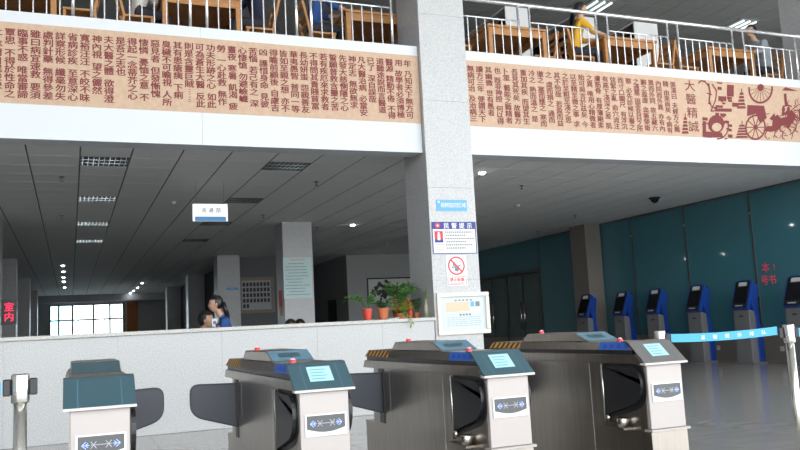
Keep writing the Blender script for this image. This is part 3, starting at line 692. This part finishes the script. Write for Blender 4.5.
def side_kit(r, s):
    # closed flap across the lane (far) and folded flap against the side (near)
    pts = rounded([(s*.12, .765), (s*.40, .775), (s*.40, .585), (s*.12, .50)], [0, .06, .075, 0]) if s > 0 else rounded([(s*.12, .50), (s*.40, .585), (s*.40, .775), (s*.12, .765)], [0, .075, .06, 0])
    fa = part('closed_flap', 'flap', r, lambda b: b.prism(pts, 1.46, 1.49, 'y'))
    cx, cz = sum(p[0] for p in pts)/len(pts), sum(p[1] for p in pts)/len(pts)
    b = MB(); n = len(pts)
    ins = [(cx+(p[0]-cx)*.93, cz+(p[1]-cz)*.91) for p in pts]
    b.add([(p[0], 1.4585, p[1]) for p in pts]+[(p[0], 1.4585, p[1]) for p in ins], [(i, (i+1) % n, n+(i+1) % n, n+i) for i in range(n)]); b.build('flap_edge', 'flapedge', fa)
    part('hinge_slot', 'black', r, lambda b: b.box(min(s*.117, s*.124), max(s*.117, s*.124), 1.44, 1.52, .44, .788))
    pts2 = rounded([(.02, .60), (.36, .50), (.36, .775), (.03, .772)], [.11, 0, 0, .09])
    part('flap_recess', 'black', r, lambda b: b.prism(rounded([(.005, .57), (.375, .47), (.375, .786), (.01, .786)], [.11, 0, 0, .08]), min(s*.1185, s*.122), max(s*.1185, s*.122), 'x'))
    nf = part('folded_flap', 'flap', r, lambda b: b.prism(pts2, min(s*.123, s*.142), max(s*.123, s*.142), 'x'), label=None) if False else part('folded_flap', 'black', r, lambda b: b.prism(pts2, min(s*.123, s*.142), max(s*.123, s*.142), 'x'))
    hb = part('hinge_bar', 'chrome', r, lambda b: b.tube((s*.137, .372, .455), (s*.137, .372, .785), .0085), smooth=True)
    part('hinge_pin', 'chrome', hb, lambda b: b.tube((s*.137, .345, .47), (s*.137, .345, .50), .016), smooth=True)
    part('hinge_pad', 'chrome', r, lambda b: b.lathe([(0, .05), (.03, .05), (.033, .045), (.033, 0), (0, 0)], (s*.147, .20, .446), 16), smooth=True)
    part('hinge_shelf', 'steel', r, lambda b: b.box(min(s*.119, s*.175), max(s*.119, s*.175), .16, .39, .434, .4455))
gates = []
g0 = make_gate()
GL = ['end flap gate with a plain teal lid and no screen', 'flap gate with dark teal lid and screen beside the plain-lidded end gate', 'flap gate standing below the framed certificate pillar', 'end flap gate with screen and painted reflection-grey lid beside the belt']
GX4 = [.106, 1.056, 2.003, 2.962]
for k in range(4):
    g = g0 if k == 0 else copy_tree(g0)
    g.location = (GX4[k], 3.6, 0); g['label'] = GL[k]; g['group'] = 'flap gates in a row'; gates.append(g)
# the end gate is turned round: plain lid and pod, no reader screen or lamps; the kiosk-side end gate's teal lid has its grey reflection painted in
def drop(o):
    for c in all_children(o): drop(c)
    bpy.data.objects.remove(o)
for c in all_children(gates[0]):
    n = c.name.split('.')[0]
    if n == 'signal_lamp': drop(c)
    elif n == 'pod_panel':
        for q in all_children(c): drop(q)
        c.data = c.data.copy(); c.data.materials[0] = M['teal']
    elif n == 'lid':
        for q in all_children(c):
            if q.name.startswith('screen'): drop(q)
for c in all_children(gates[3]):
    if c.name.split('.')[0] == 'lid': c.data = c.data.copy(); c.data.materials[0] = M['reflectlid']
for k, g in enumerate(gates):
    for s in (-1, 1):
        if (k == 0 and s < 0) or (k == 3 and s > 0): continue
        side_kit(g, s)

# ================================================================== STANCHIONS AND BELTS
def stanchion(x, y, label, clips):
    r = empty('belt_post', (x, y, 0), label=label, cat='post', group='steel belt posts')
    part('base', 'chrome', r, lambda b: b.lathe([(0, 0), (.16, 0), (.165, .01), (.15, .025), (.04, .035), (.0, .035)], n=28), smooth=True)
    part('pole', 'chrome', r, lambda b: b.tube((0, 0, .03), (0, 0, .85), .024, n=20), smooth=True)
    hd = part('head', 'chrome', r, lambda b: b.lathe([(.0, .95), (.030, .95), (.033, .945), (.033, .845), (.031, .84), (.0, .84)], n=24), smooth=True)
    for a in clips: part('belt_clip', 'black', hd, lambda b: b.box(-.014, .014, -.014, .014, -.032, .032), bevel=.004); c = all_children(hd)[-1]; c.location = (.047*math.cos(a), .047*math.sin(a), .90); c.rotation_euler = (0, 0, a)
    return r
sL = (-.186, 3.50); p3 = (3.345, 4.08); sR = (4.02, 3.73)
stanchion(*sL, 'steel belt post with black clips beside the plain-lidded end gate', (0, math.pi))
aR = math.atan2(sR[1]-p3[1], sR[0]-p3[0])
stanchion(*p3, 'steel belt post standing close behind the end gate by the kiosks', (aR,))
stanchion(*sR, 'steel belt post joining two lengths of blue belt before the kiosks', (aR+math.pi, -.25))
def belt(p, q, label, marks=0, sag=.0, zq=.90):
    p, q = Vector((*p, .90)), Vector((*q, zq)); d = (q-p); ln = d.length; d.normalize(); p = p+d*.066; q = q-d*.066; ln -= .132; nrm = Vector((d.y, -d.x, 0))
    r = empty('queue_belt', p, label=label, cat='belt', group='blue queue belts'); N = 12
    def f(b):
        for k in range(N+1):
            t = k/N; c = d*ln*t + Vector((0, 0, -sag*4*t*(1-t))); o_ = len(b.v)
            b.v += [tuple(c+nrm*.001+Vector((0,0,.025))), tuple(c+nrm*.001-Vector((0,0,.025))), tuple(c-nrm*.001-Vector((0,0,.025))), tuple(c-nrm*.001+Vector((0,0,.025)))]
            if k:
                for i in range(4): b.f.append((o_-4+i, o_-4+(i+1) % 4, o_+(i+1) % 4, o_+i)); b.mi.append(0)
    part('strap', 'belt', r, f)
    chars = '温馨提示排队等候'
    if marks:
        b = MB()
        for k in range(marks):
            t = .30+k*.115; c = d*ln*t + Vector((0, 0, -sag*4*t*(1-t))) + nrm*.0025
            put_text(b, chars[k], -.014, .014, .028, lambda u, v: tuple(c+d*u+Vector((0, 0, v))), off=.02)
        tag(b.build('white_characters', 'white', r), kind='stuff')
belt(p3, sR, 'blue queue belt with white characters strung behind the end gate', 6, .010, .918)
belt(sR, (6.4, 3.12), 'blue queue belt running on from the post towards the glass wall')
belt((-1.9, 3.50), sL, 'plain blue queue belt ending at the post by the plain-lidded gate')
stanchion(6.4, 3.12, 'steel belt post at the far end of the blue belt by the glass wall', (math.pi-.25,))
stanchion(-1.9, 3.50, 'steel belt post at the far end of the plain blue belt', (0,))

# ================================================================== KIOSKS
def make_kiosk():
    # faces -X; origin at the base centre, 0.46 wide along Y
    r = empty('self_service_kiosk', (0, 0, 0), cat='kiosk', group='self service kiosks along the glass wall'); W_ = .195
    part('foot', 'kgrey', r, lambda b: b.box(-.17, .17, -.24, .24, 0, .03), bevel=.004)
    part('cabinet', 'kgrey', r, lambda b: b.prism([(-.15, .03), (.02, .03), (.02, 1.0), (-.13, 1.04)], -W_, W_, 'y'), bevel=.006)
    part('blue_side', 'kblue', r, lambda b: b.prism([(.02, .03), (.16, .03), (.17, .62), (.10, .85), (.11, 1.15), (.16, 1.45), (.14, 1.52), (.07, 1.50), (-.02, 1.28), (-.03, 1.10), (.0, 1.0), (.0205, .9)], -W_-.012, W_+.012, 'y'), bevel=.004)
    fs = lambda y, t, e=.0: (-.19+.21*t-e*.93, y, 1.05+.56*t+e*.35)
    def slab(b, pts, e0, e1):
        n = len(pts); b.add([fs(y, t, e0) for y, t in pts]+[fs(y, t, e1) for y, t in pts], [tuple(range(n)), tuple(range(n, 2*n))[::-1]]+[(i, (i+1) % n, n+(i+1) % n, n+i) for i in range(n)])
    rr = lambda hw, t0, t1, rt, rb: rounded([(-hw, t0), (hw, t0), (hw, t1), (-hw, t1)], [rb, rb, rt, rt])
    hd = part('head', 'kblue', r, lambda b: slab(b, rr(W_+.012, 0, 1, .13, .05), 0, -.085))
    part('bezel', 'black', hd, lambda b: slab(b, rr(W_-.012, .04, .965, .11, .04), .006, .0005)); part('touch_screen', 'kscreen', hd, lambda b: slab(b, rr(W_-.035, .2, .74, .01, .01), .008, .0062))
    part('paper_sticker', 'white', hd, lambda b: slab(b, rr(.105, .79, .92, .03, .01), .009, .0062)); part('brand_strip', 'palegrey', hd, lambda b: slab(b, rr(.09, .10, .135, .005, .005), .009, .0062))
    part('card_slot', 'black', r, lambda b: b.box(-.146, -.128, -.05, .05, .90, .925), bevel=.003)
    return r
k0 = make_kiosk()
KL = ['blue and grey self service kiosk tucked beside the narrow pillar', 'blue and grey self service kiosk second from the narrow pillar', 'blue and grey self service kiosk third from the narrow pillar', 'blue and grey self service kiosk fourth from the narrow pillar', 'blue and grey self service kiosk fifth from the narrow pillar, before the red reflection', 'blue and grey self service kiosk sixth from the narrow pillar, past the red reflection']
for k, px in enumerate((592, 625, 658, 699, 744.5, 795.5)):
    t = k0 if k == 0 else copy_tree(k0)
    p = at(px-2, 300, 'x', 12.14) if k else at(589, 300, 'y', 17.05); t.location = (12.2 if k else p.x, p.y, 0); t['label'] = KL[k]
for k in range(2):
    p = at(719, 348, 'x', GX) if k == 0 else at(780, 348, 'x', GX)
    r = empty('wall_socket', (GX, p.y, p.z), label='small white socket plate on the stone base between the ' + ('fourth and fifth' if k == 0 else 'fifth and sixth') + ' kiosks', cat='socket', group='sockets low on the glass wall')
    part('plate', 'white', r, lambda b: b.box(-.01, -.0005, -.045, .045, -.045, .045)); part('socket_face', 'palegrey', r, lambda b: b.box(-.0125, -.0105, -.025, .025, -.02, .02))
# reflection of a red sign, painted on the glass as glowing characters
r = empty('painted_reflection', (GX, 11.9, 2), label='faint red sign reflection painted on the teal glass between two kiosks', cat='lettering')
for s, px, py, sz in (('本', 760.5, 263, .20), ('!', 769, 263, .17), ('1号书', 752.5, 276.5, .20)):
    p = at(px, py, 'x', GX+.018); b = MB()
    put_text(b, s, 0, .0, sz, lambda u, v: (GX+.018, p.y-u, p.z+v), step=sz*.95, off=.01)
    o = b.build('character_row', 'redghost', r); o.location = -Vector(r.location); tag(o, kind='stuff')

# ================================================================== BALCONY RAILING
RY = 9.76
def railing(panels, x0, x1, label):
    r = empty('balcony_railing', ((x0+x1)/2, RY, UZ), label=label, cat='railing'); cx = (x0+x1)/2; zt, zm = .79, .54
    part('handrail', 'railsteel', r, lambda b: b.tube((x0-cx, 0, zt), (x1-cx, 0, zt), .03, n=12), smooth=True)
    for a, c in panels:
        ea, ec = a < x0+.02, c > x1-.02
        for x in (a, c):
            if x0+.01 < x < x1-.01: part('post', 'railsteel', r, lambda b: b.tube((x-cx, 0, 0), (x-cx, 0, zt-.02), .019, n=10), smooth=True)
        part('mid_rail', 'railsteel', r, lambda b: b.tube((a-cx, 0, zm), (c-cx, 0, zm), .013, n=8), smooth=True)
        n = max(1, round((c-a)/.141)-1)
        for k in range(1, n+1):
            x = a+(c-a)*k/(n+1); part('baluster', 'railsteel', r, lambda b: b.tube((x-cx, 0, 0), (x-cx, 0, zm-.008), .0095, n=6, cap=False), smooth=True)
railing([(-1.1-1.335, -1.3), (-1.1, .026), (.229, 1.355), (1.556, 2.69), (2.886, 4.007)], -2.45, 4.33, 'steel balcony railing above the counter side of the beam')
railing([(5.02, 5.976), (6.164, 7.316), (7.522, 8.651), (8.851, 9.96), (10.193, 11.329), (11.53, 12.65)], 5.015, 12.7, 'steel balcony railing above the kiosk side of the beam')

# ================================================================== READING ROOM UPSTAIRS
TY = 10.42
def make_table(wd, ln):
    r = empty('reading_table', (0, 0, 0), cat='table', group='wooden reading tables upstairs')
    part('table_top', 'wood', r, lambda b: b.box(0, wd, 0, ln, .71, .75), bevel=.005)
    part('apron', 'wood', r, lambda b: b.box(.06, wd-.06, .03, .055, .60, .709)); part('apron', 'wood', r, lambda b: b.box(.06, wd-.06, ln-.055, ln-.03, .60, .709))
    part('side_apron', 'wood', r, lambda b: b.box(.04, .065, .09, ln-.09, .60, .709)); part('side_apron', 'wood', r, lambda b: b.box(wd-.065, wd-.04, .09, ln-.09, .60, .709))
    for x in (.02, wd-.09):
        for y in (.02, ln-.09): part('leg', 'wood', r, lambda b: b.box(x, x+.07, y, y+.07, 0, .709), bevel=.004)
    part('modesty_panel', 'woodd', r, lambda b: b.box(.1, wd-.1, ln/2-.01, ln/2+.01, .05, .6)); part('foot_rail', 'wood', r, lambda b: b.box(.09, wd-.09, .04, .07, .10, .15))
    return r
t0 = make_table(1.06, 2.0)
TX = [(-1.2, 'wooden reading table upstairs beside the chair with nobody near'), (1.08, 'wooden reading table upstairs between the white shirt and dark jacket readers'), (3.58, 'wooden reading table upstairs against the tall pillar, reader in blue beside it'), (5.84, 'wooden reading table upstairs just past the tall pillar'), (7.95, 'wooden reading table upstairs beside the reader in yellow'), (10.08, 'wooden reading table upstairs beside the reader in grey')]
for k, (x, lab) in enumerate(TX):
    t = t0 if k == 0 else copy_tree(t0); t.location = (x, TY, UZ); t['label'] = lab
def bookcase(px0, px1, py, label, y=13.0, ln=4.0):
    a, c = at(px0, py, 'y', y), at(px1, py+3, 'y', y); hw = (c.x-a.x)/2; h = (a.z+c.z)/2-UZ
    r = empty('bookcase', ((a.x+c.x)/2, y, UZ), label=label, cat='bookcase', group='bookcases of the reading room')
    part('end_panel', 'white', r, lambda b: b.box(-hw, hw, 0, .025, 0, h)); part('end_panel', 'white', r, lambda b: b.box(-hw, hw, ln-.025, ln, 0, h))
    part('back_panel', 'black', r, lambda b: b.box(-.01, .01, .026, ln-.026, .05, h-.03)); part('top_board', 'white', r, lambda b: b.box(-hw, hw, .0255, ln-.0255, h-.03, h))
    for k in range(6): part('shelf_board', 'greyprint', r, lambda b: b.box(-hw+.02, hw-.02, .026, ln-.026, .05+k*(h-.1)/6, .07+k*(h-.1)/6))
bookcase(506, 529.5, 4, 'tall white ended bookcase behind the table past the tall pillar')
bookcase(573, 595.5, 14, 'tall white ended bookcase just behind the reader in yellow')
bookcase(634.5, 657.5, 21, 'tall white ended bookcase behind the table beside the reader in yellow')
def make_chair():
    r = empty('wooden_chair', (0, 0, 0), cat='chair')
    part('seat', 'wood', r, lambda b: b.box(-.20, .20, -.20, .20, .42, .45), bevel=.006)
    for x in (-.18, .18):
        part('front_leg', 'wood', r, lambda b: b.bar((x, .17, 0), (x, .17, .419), .035, .035)); part('back_leg', 'wood', r, lambda b: (b.bar((x, -.24, 0), (x, -.18, .44), .035, .035), b.bar((x, -.18, .44), (x, -.28, .88), .035, .035)))
        part('side_stretcher', 'wood', r, lambda b: b.box(x-.012, x+.012, -.20, .17, .18, .21))
    part('top_slat', 'wood', r, lambda b: b.bar((-.163, -.27, .84), (.163, -.27, .84), .02, .08))
    for z in (.58, .70): part('back_slat', 'wood', r, lambda b: b.bar((-.163, -.18-.1*(z-.44)/.44, z), (.163, -.18-.1*(z-.44)/.44, z), .018, .05))
    return r
c0 = make_chair(); cfirst = True
def chair(x, y, face, label):
    global cfirst
    c = c0 if cfirst else copy_tree(c0); cfirst = False
    c.location = (x, y, UZ); c.rotation_euler = (0, 0, face); c['label'] = label; c['group'] = 'wooden chairs of the reading room'; return c
E_, W_ = -math.pi/2, math.pi/2     # facing +X / facing -X
CH = 'wooden slat back chair upstairs '
chair(.10, 10.75, W_, CH+'by the table with nobody near'); chair(.82, 10.8, E_, CH+'under the reader in the white shirt'); chair(2.42, 10.85, W_, CH+'under the reader in the dark jacket')
chair(3.30, 10.8, E_, CH+'under the reader in blue'); chair(5.45, 10.8, E_, CH+'empty, just past the tall pillar'); chair(7.04, 10.95, W_, CH+'empty, facing away from the reader in yellow')
chair(7.68, 10.8, E_, CH+'under the reader in yellow'); chair(9.28, 10.8, W_, CH+'empty, pulled out between two tables'); chair(9.86, 10.85, E_, CH+'empty, drawn up to the table of the reader in grey')
chair(at(762, 55, 'y', 10.85).x-.02, 10.85, W_, CH+'under the reader in grey'); chair(2.86, 11.45, E_, CH+'empty, behind the reader in blue')

# ================================================================== PEOPLE
def person(label, loc, rz, cloth, sit=True, lean=.1, head_fwd=.06, hair='short', legs='trousers', hands=None, skirt=False):
    zo = 0 if sit else .38
    if sit: pel = Vector((0, 0, .54))
    else: pel = Vector((0, 0, .92))
    V = []; E = []; Rr = []; K = []
    def v(p, r, par, k): V.append(Vector(p)); Rr.append(r); K.append(k); i = len(V)-1; (E.append((par, i)) if par is not None else None); return i
    z = pel.z
    root = v(pel, .155, None, 'cloth'); w1 = v((0, lean*.25, z+.20), .145, root, 'cloth'); ch = v((0, lean*.75, z+.40), .175, w1, 'cloth'); nb = v((0, lean*.95, z+.525), .085, ch, 'cloth')
    nk = v((0, lean+head_fwd*.5, z+.60), .056, nb, 'skin'); hd_ = v((0, lean+head_fwd*.8, z+.68), .054, nk, 'skin'); HC = Vector((0, lean+head_fwd, z+.735)); JW = HC+Vector((0, .02, -.075))
    hands = hands or [(-.13, .40, .27), (.13, .40, .27)]
    for s, hp in zip((-1, 1), hands):
        sh = v((s*.185, lean*.85, z+.475), .082, ch, 'cloth'); hp = Vector((hp[0], hp[1]+lean*.6, z+hp[2])); el0 = (Vector(V[sh])+hp)/2+Vector((s*.07, -.03, -.10))
        el = v(el0, .054, sh, 'cloth'); wr = v(el0.lerp(hp, .86), .034, el, 'skin'); pm = v(hp, .036, wr, 'skin'); d = (hp-el0).normalized(); sd = Vector((1, 0, 0))
        for q, (off, ln) in enumerate(((-.03, .055), (-.01, .07), (.01, .066), (.028, .05))):
            a = v(hp+sd*off+d*.035, .0105, pm, 'skin'); m_ = v(hp+sd*off+d*(.035+ln*.6)+Vector((0, 0, -.008)), .009, a, 'skin'); v(hp+sd*off*.95+d*(.035+ln)+Vector((0, 0, -.022)), .0075, m_, 'skin')
        a = v(hp-sd*s*.04+d*.005, .012, pm, 'skin'); v(hp-sd*s*.055+d*.035, .0095, a, 'skin')
    for s in (-1, 1):
        hip = v((s*.09, .0, z-.03), .098, root, 'legs')
        if sit: kn = v((s*.10, .40, z-.02), .068, hip, 'legs'); an = v((s*.10, .36, .09), .045, kn, 'legs'); he = v((s*.10, .37, .045), .04, an, 'shoe'); v((s*.105, .52, .035), .034, he, 'shoe')
        else: kn = v((s*.095, .02, .49), .064, hip, 'legs'); an = v((s*.095, .0, .09), .045, kn, 'legs'); he = v((s*.095, .0, .045), .04, an, 'shoe'); v((s*.10, .15, .035), .034, he, 'shoe')
    me = bpy.data.meshes.new('sk'); me.from_pydata(V, E, []); o = bpy.data.objects.new('sk', me); col.objects.link(o)
    md = o.modifiers.new('skin', 'SKIN'); md.use_smooth_shade = True; md.branch_smoothing = .3
    for i, sv in enumerate(me.skin_vertices[0].data): sv.radius = (Rr[i], Rr[i]*(.78 if K[i] == 'cloth' and i < 4 else 1)); sv.use_root = (i == 0)
    ss = o.modifiers.new('sub', 'SUBSURF'); ss.levels = 2; ss.render_levels = 2
    dg = bpy.context.evaluated_depsgraph_get(); bm_ = bpy.data.meshes.new_from_object(o.evaluated_get(dg)); bpy.data.objects.remove(o)
    order = ['skin', 'cloth', 'legs', 'shoe']; bm_.materials.clear()
    for m in ('skin', cloth, legs, 'black'): bm_.materials.append(M[m])
    for p in bm_.polygons:
        c = p.center; best = None
        for (a, b) in E:
            A, B = V[a], V[b]; t = max(0, min(1, (c-A).dot(B-A)/max(1e-9, (B-A).length_squared))); dd = (c-A.lerp(B, t)).length-(Rr[a]*(1-t)+Rr[b]*t)
            if best is None or dd < best[0]: best = (dd, K[b] if t > .35 or K[a] != 'cloth' else K[a])
        p.material_index = order.index(best[1]); p.use_smooth = True
    # head: an egg with jaw, brow and nose, welded into the body mesh
    hb = MB(); hb.ell((0, 0, 0), .078, .098, .118, 24, 18)
    for i, (x, y, zz) in enumerate(hb.v):
        f = 1-.30*max(0, -zz/.118)**2 * (1 if y < 0 else .75); x *= f
        if y < 0 and zz < -.02: y *= 1-.45*(-zz-.02)/.1
        if y > 0 and zz < -.04: y += .012*min(1, (-zz-.04)/.05)
        if y > .03: y += .024*math.exp(-((x/.016)**2))*math.exp(-(((zz+.028)/.024)**2)) - .008*math.exp(-((abs(x)-.032)/.016)**2)*math.exp(-((zz-.008)/.014)**2)
        hb.v[i] = tuple(Vector((x, y, zz))+HC)
    bm2 = bmesh.new(); bm2.from_mesh(bm_); vs_ = [bm2.verts.new(p) for p in hb.v]
    for f in hb.f:
        try: nf = bm2.faces.new([vs_[i] for i in f]); nf.smooth = True; nf.material_index = 0
        except ValueError: pass
    bmesh.ops.remove_doubles(bm2, verts=vs_, dist=.0005); bm2.to_mesh(bm_); bm2.free()
    ob = bpy.data.objects.new('person', bm_); col.objects.link(ob); ob.location = loc; ob.rotation_euler = (0, 0, rz); tag(ob, label, 'person')
    # hair, eyes, mouth, ears
    H_ = HC+Vector((0, -.012, .018)); b = MB(); b.ell(H_, .088, .104, .112, 24, 16)
    for i, p_ in enumerate(b.v): p_ = Vector(p_)-H_; b.v[i] = tuple(H_+p_*(1+.03*math.sin(9*math.atan2(p_.x, p_.y)+5*p_.z*10)))
    keep = []
    for f in b.f:
        c = sum((Vector(b.v[i]) for i in f), Vector())/len(f)-H_
        if c.y > .02+.25*max(0, -c.z) and c.z < .05: continue
        if c.z < -.088 or (c.y > -.01 and c.z < -.03): continue
        keep.append(f)
    b.f = keep; b.mi = [0]*len(keep)
    if hair == 'long': 
        for k in range(7):
            x = -.055+k*.018; b.tube((H_.x+x, H_.y-.09, H_.z), (H_.x+x*1.1, H_.y-.15, H_.z-.18), .03, .032, 8); b.tube((H_.x+x*1.1, H_.y-.15, H_.z-.18), (H_.x+x*.8, H_.y-.17, H_.z-.42), .032, .012, 8)
    b.build('hair', 'hair', ob, smooth=True)
    for s in (-1, 1):
        part('eye', 'black', ob, lambda b: b.ell(HC+Vector((s*.031, .084, .006)), .011, .007, .006, 8, 6), smooth=True); part('ear', 'skin', ob, lambda b: b.ell(HC+Vector((s*.078, -.005, -.012)), .012, .02, .03, 8, 6), smooth=True)
    part('mouth', 'redprint', ob, lambda b: b.ell(JW+Vector((0, .068, .012)), .02, .006, .005, 8, 6), smooth=True)
    return ob
S_ = UZ+.02
person('seated reader in white shirt behind the railing upstairs', (.80, 10.8, S_), E_+.3, 'cl_whites', lean=.22)
person('seated reader in dark jacket behind the railing upstairs', (2.45, 10.85, S_), W_, 'cl_navy', lean=.12)
person('seated reader in blue top behind the railing upstairs', (3.22, 10.8, S_), E_, 'cl_blue', lean=.10, hair='long')
person('seated reader in yellow jacket with black hair upstairs', (7.62, 10.8, S_), E_-.2, 'cl_yellow', lean=.12, hair='long')
person('seated reader in grey jacket at a table upstairs', (at(762, 55, 'y', 10.85).x, 10.85, S_), W_, 'cl_greyj', lean=.22)
wp_ = at(226, 315, 'y', 10.75)
wm = person('standing woman in blue top with black ponytail behind the counter', (wp_.x+.02, 10.75, 0), W_-.1, 'cl_blue', sit=False, lean=.10, head_fwd=.10, hair='long', hands=[(-.07, .13, .43), (.07, .13, .43)]); wm.scale = (.885, .885, .885)
p2 = at(209, 320, 'y', 10.72)
person('person in dark green top with bowed black head behind the counter', (at(198, 320, 'y', 11.4).x-.05, 11.4, at(208, 312, 'y', 11.4).z-1.40), E_-.3, 'cl_green', lean=.06, head_fwd=.07, hands=[(-.12, .3, .1), (.12, .3, .1)])
q = at(214.5, 324, 'y', 10.62)
r = empty('paper_slip', (wp_.x-.185, 10.70, 1.175), label='small white paper slip held by the woman at the counter', cat='paper'); part('sheet', 'white', r, lambda b: b.box(-.035, .035, 0, .003, 0, .10)); part('printed_mark', 'greyprint', r, lambda b: b.box(-.02, .02, -.0012, -.0002, .03, .07))
for px, yy in ((288, 11.2), (297.5, 12.0)):
    q = at(px, 321, 'y', yy); person('seated person whose dark hair just tops the counter', (q.x, yy, q.z-1.40), math.pi, 'cl_navy', lean=.0)['group'] = 'people seated low behind the counter'

# ================================================================== PLANTS ON THE COUNTER
def leaf(b, p, d, up, ln, wd):
    d = d.normalized(); s = d.cross(up); s = s.normalized() if s.length > 1e-4 else Vector((1, 0, 0)); u = s.cross(d)
    b.add([p, p+d*ln*.45+s*wd-u*wd*.15, p+d*ln-u*ln*.15, p+d*ln*.45-s*wd-u*wd*.15, p+d*ln*.45+u*wd*.1], [(0,1,4),(1,2,4),(2,3,4),(3,0,4)])
def plant(name, x, y, label, pot, pr, ph, stems, leafm, seed, group=None):
    random.seed(seed); r = empty(name, (x, y, 1.15), label=label, cat='plant', group=group)
    pt = part('pot', pot, r, lambda b: b.lathe([(0, 0), (pr*.72, 0), (pr, ph*.86), (pr*1.1, ph*.86), (pr*1.1, ph), (pr*.95, ph), (pr*.92, ph*.85)], n=18), smooth=False)
    part('soil', 'soil', r, lambda b: b.lathe([(0, ph*.88), (pr*.93, ph*.86)], n=18))
    st = MB(); lf = MB()
    for (ang, out, hgt, nl, ll, droop) in stems:
        d = Vector((math.cos(ang), math.sin(ang), 0)); p0 = Vector((d.x*pr*.3, d.y*pr*.3, ph*.86)); prev = p0; N = 8
        for k in range(1, N+1):
            t = k/N; q = p0+d*out*t**1.5+Vector((0, 0, hgt*(t-droop*t**3))); st.tube(prev, q, .004*(1.3-t*.8), n=5, cap=False)
            if t > .3:
                tan = (q-prev).normalized()
                for j in range(nl):
                    a = random.uniform(0, 2*math.pi); s = Vector((math.cos(a), math.sin(a), random.uniform(-.3, .5))); leaf(lf, q-tan*random.uniform(0, .03), (s+tan*.6+Vector((0,0,-.15))), Vector((0, 0, 1)), ll*random.uniform(.7, 1.2), ll*.17)
            prev = q
    st.build('stem', 'leafd', r); tag(lf.build('foliage', leafm, r, smooth=False), kind='stuff'); return r
R2 = random.Random(5)
def stems(n, o0, o1, h0, h1, nl, ll, droop=.3): return [(R2.uniform(0, 6.28), R2.uniform(o0, o1), R2.uniform(h0, h1), nl, ll, droop) for _ in range(n)]
c_ = lambda px: at(px, 320, 'y', 9.86).x
plant('potted_palm', c_(367.5), 9.86, 'feathery green plant in a bright red pot on the counter', 'potred', .062, .15, [(math.pi*.97, .26, .33, 6, .075, .45), (0.1, .10, .33, 6, .075, .3), (math.pi*.9, .17, .30, 6, .07, .4), (.4, .13, .26, 5, .07, .5), (5.2, .08, .30, 5, .07, .4), (2.6, .25, .28, 5, .07, .5)], 'leaf', 1)
plant('potted_bush', c_(383.5), 9.86, 'low green plant in an orange terracotta pot on the counter', 'potter', .075, .15, stems(9, .06, .13, .08, .2, 4, .06), 'leafd', 2)
plant('potted_fern', c_(402), 9.96, 'tall bushy green fern behind the flowers on the counter', 'potter', .08, .13, stems(14, .05, .25, .33, .52, 8, .09, .25), 'leaf', 3)
fp_ = plant('flowering_plant', c_(400), 9.80, 'lime green trailing plant with small red flowers on the counter', 'potter', .06, .07, stems(22, .05, .15, .08, .24, 12, .045)+[(4.71, .285, .05, 9, .045, 4.2), (4.85, .27, .05, 8, .045, 3.4)], 'leafy', 4)
b = MB(); random.seed(9)
for _ in range(34): b.ell((random.uniform(-.12, .12), random.uniform(-.10, .04), random.uniform(.10, .27)), .011, .011, .009, 6, 4)
tag(b.build('flowers', 'flowerr', fp_), kind='stuff')
plant('potted_seedling', c_(412), 9.90, 'small green shoots in a tall red pot beside the bottle', 'potred', .04, .15, stems(5, .03, .07, .06, .16, 4, .05), 'leafd', 6)
plant('potted_shrub', c_(421), 9.97, 'dark narrow leaved plant in a small pot against the pillar', 'potter', .04, .08, stems(8, .02, .08, .16, .28, 5, .06), 'leafd', 7)
r = empty('glass_bottle', (c_(427), 9.84, 1.15), label='tall pale green glass bottle with a sprig on the counter', cat='bottle')
part('bottle_body', 'bottle', r, lambda b: b.lathe([(0, 0), (.032, 0), (.034, .10), (.03, .15), (.013, .19), (.012, .23), (.015, .235), (.0, .235)], n=16), smooth=True)
b = MB()
for k in range(7): a = k*.9; leaf(b, Vector((0, 0, .236+k*.012)), Vector((math.cos(a)*.35, math.sin(a)*.35, 1)), Vector((0, 1, 0)), .07, .012)
tag(b.build('sprig', 'leaf', r), kind='stuff')
r = empty('saucer', (c_(390), 9.76, 1.15), label='flat white saucer between the plant pots', cat='saucer'); part('dish', 'white', r, lambda b: b.lathe([(0, .0005), (.07, .0005), (.09, .015), (.085, .017), (.065, .006), (0, .006)], n=20), smooth=True); part('water', 'palegrey', r, lambda b: b.lathe([(0, .0085), (.066, .0085)], n=20))
bpy.data.scenes.remove(_ts)
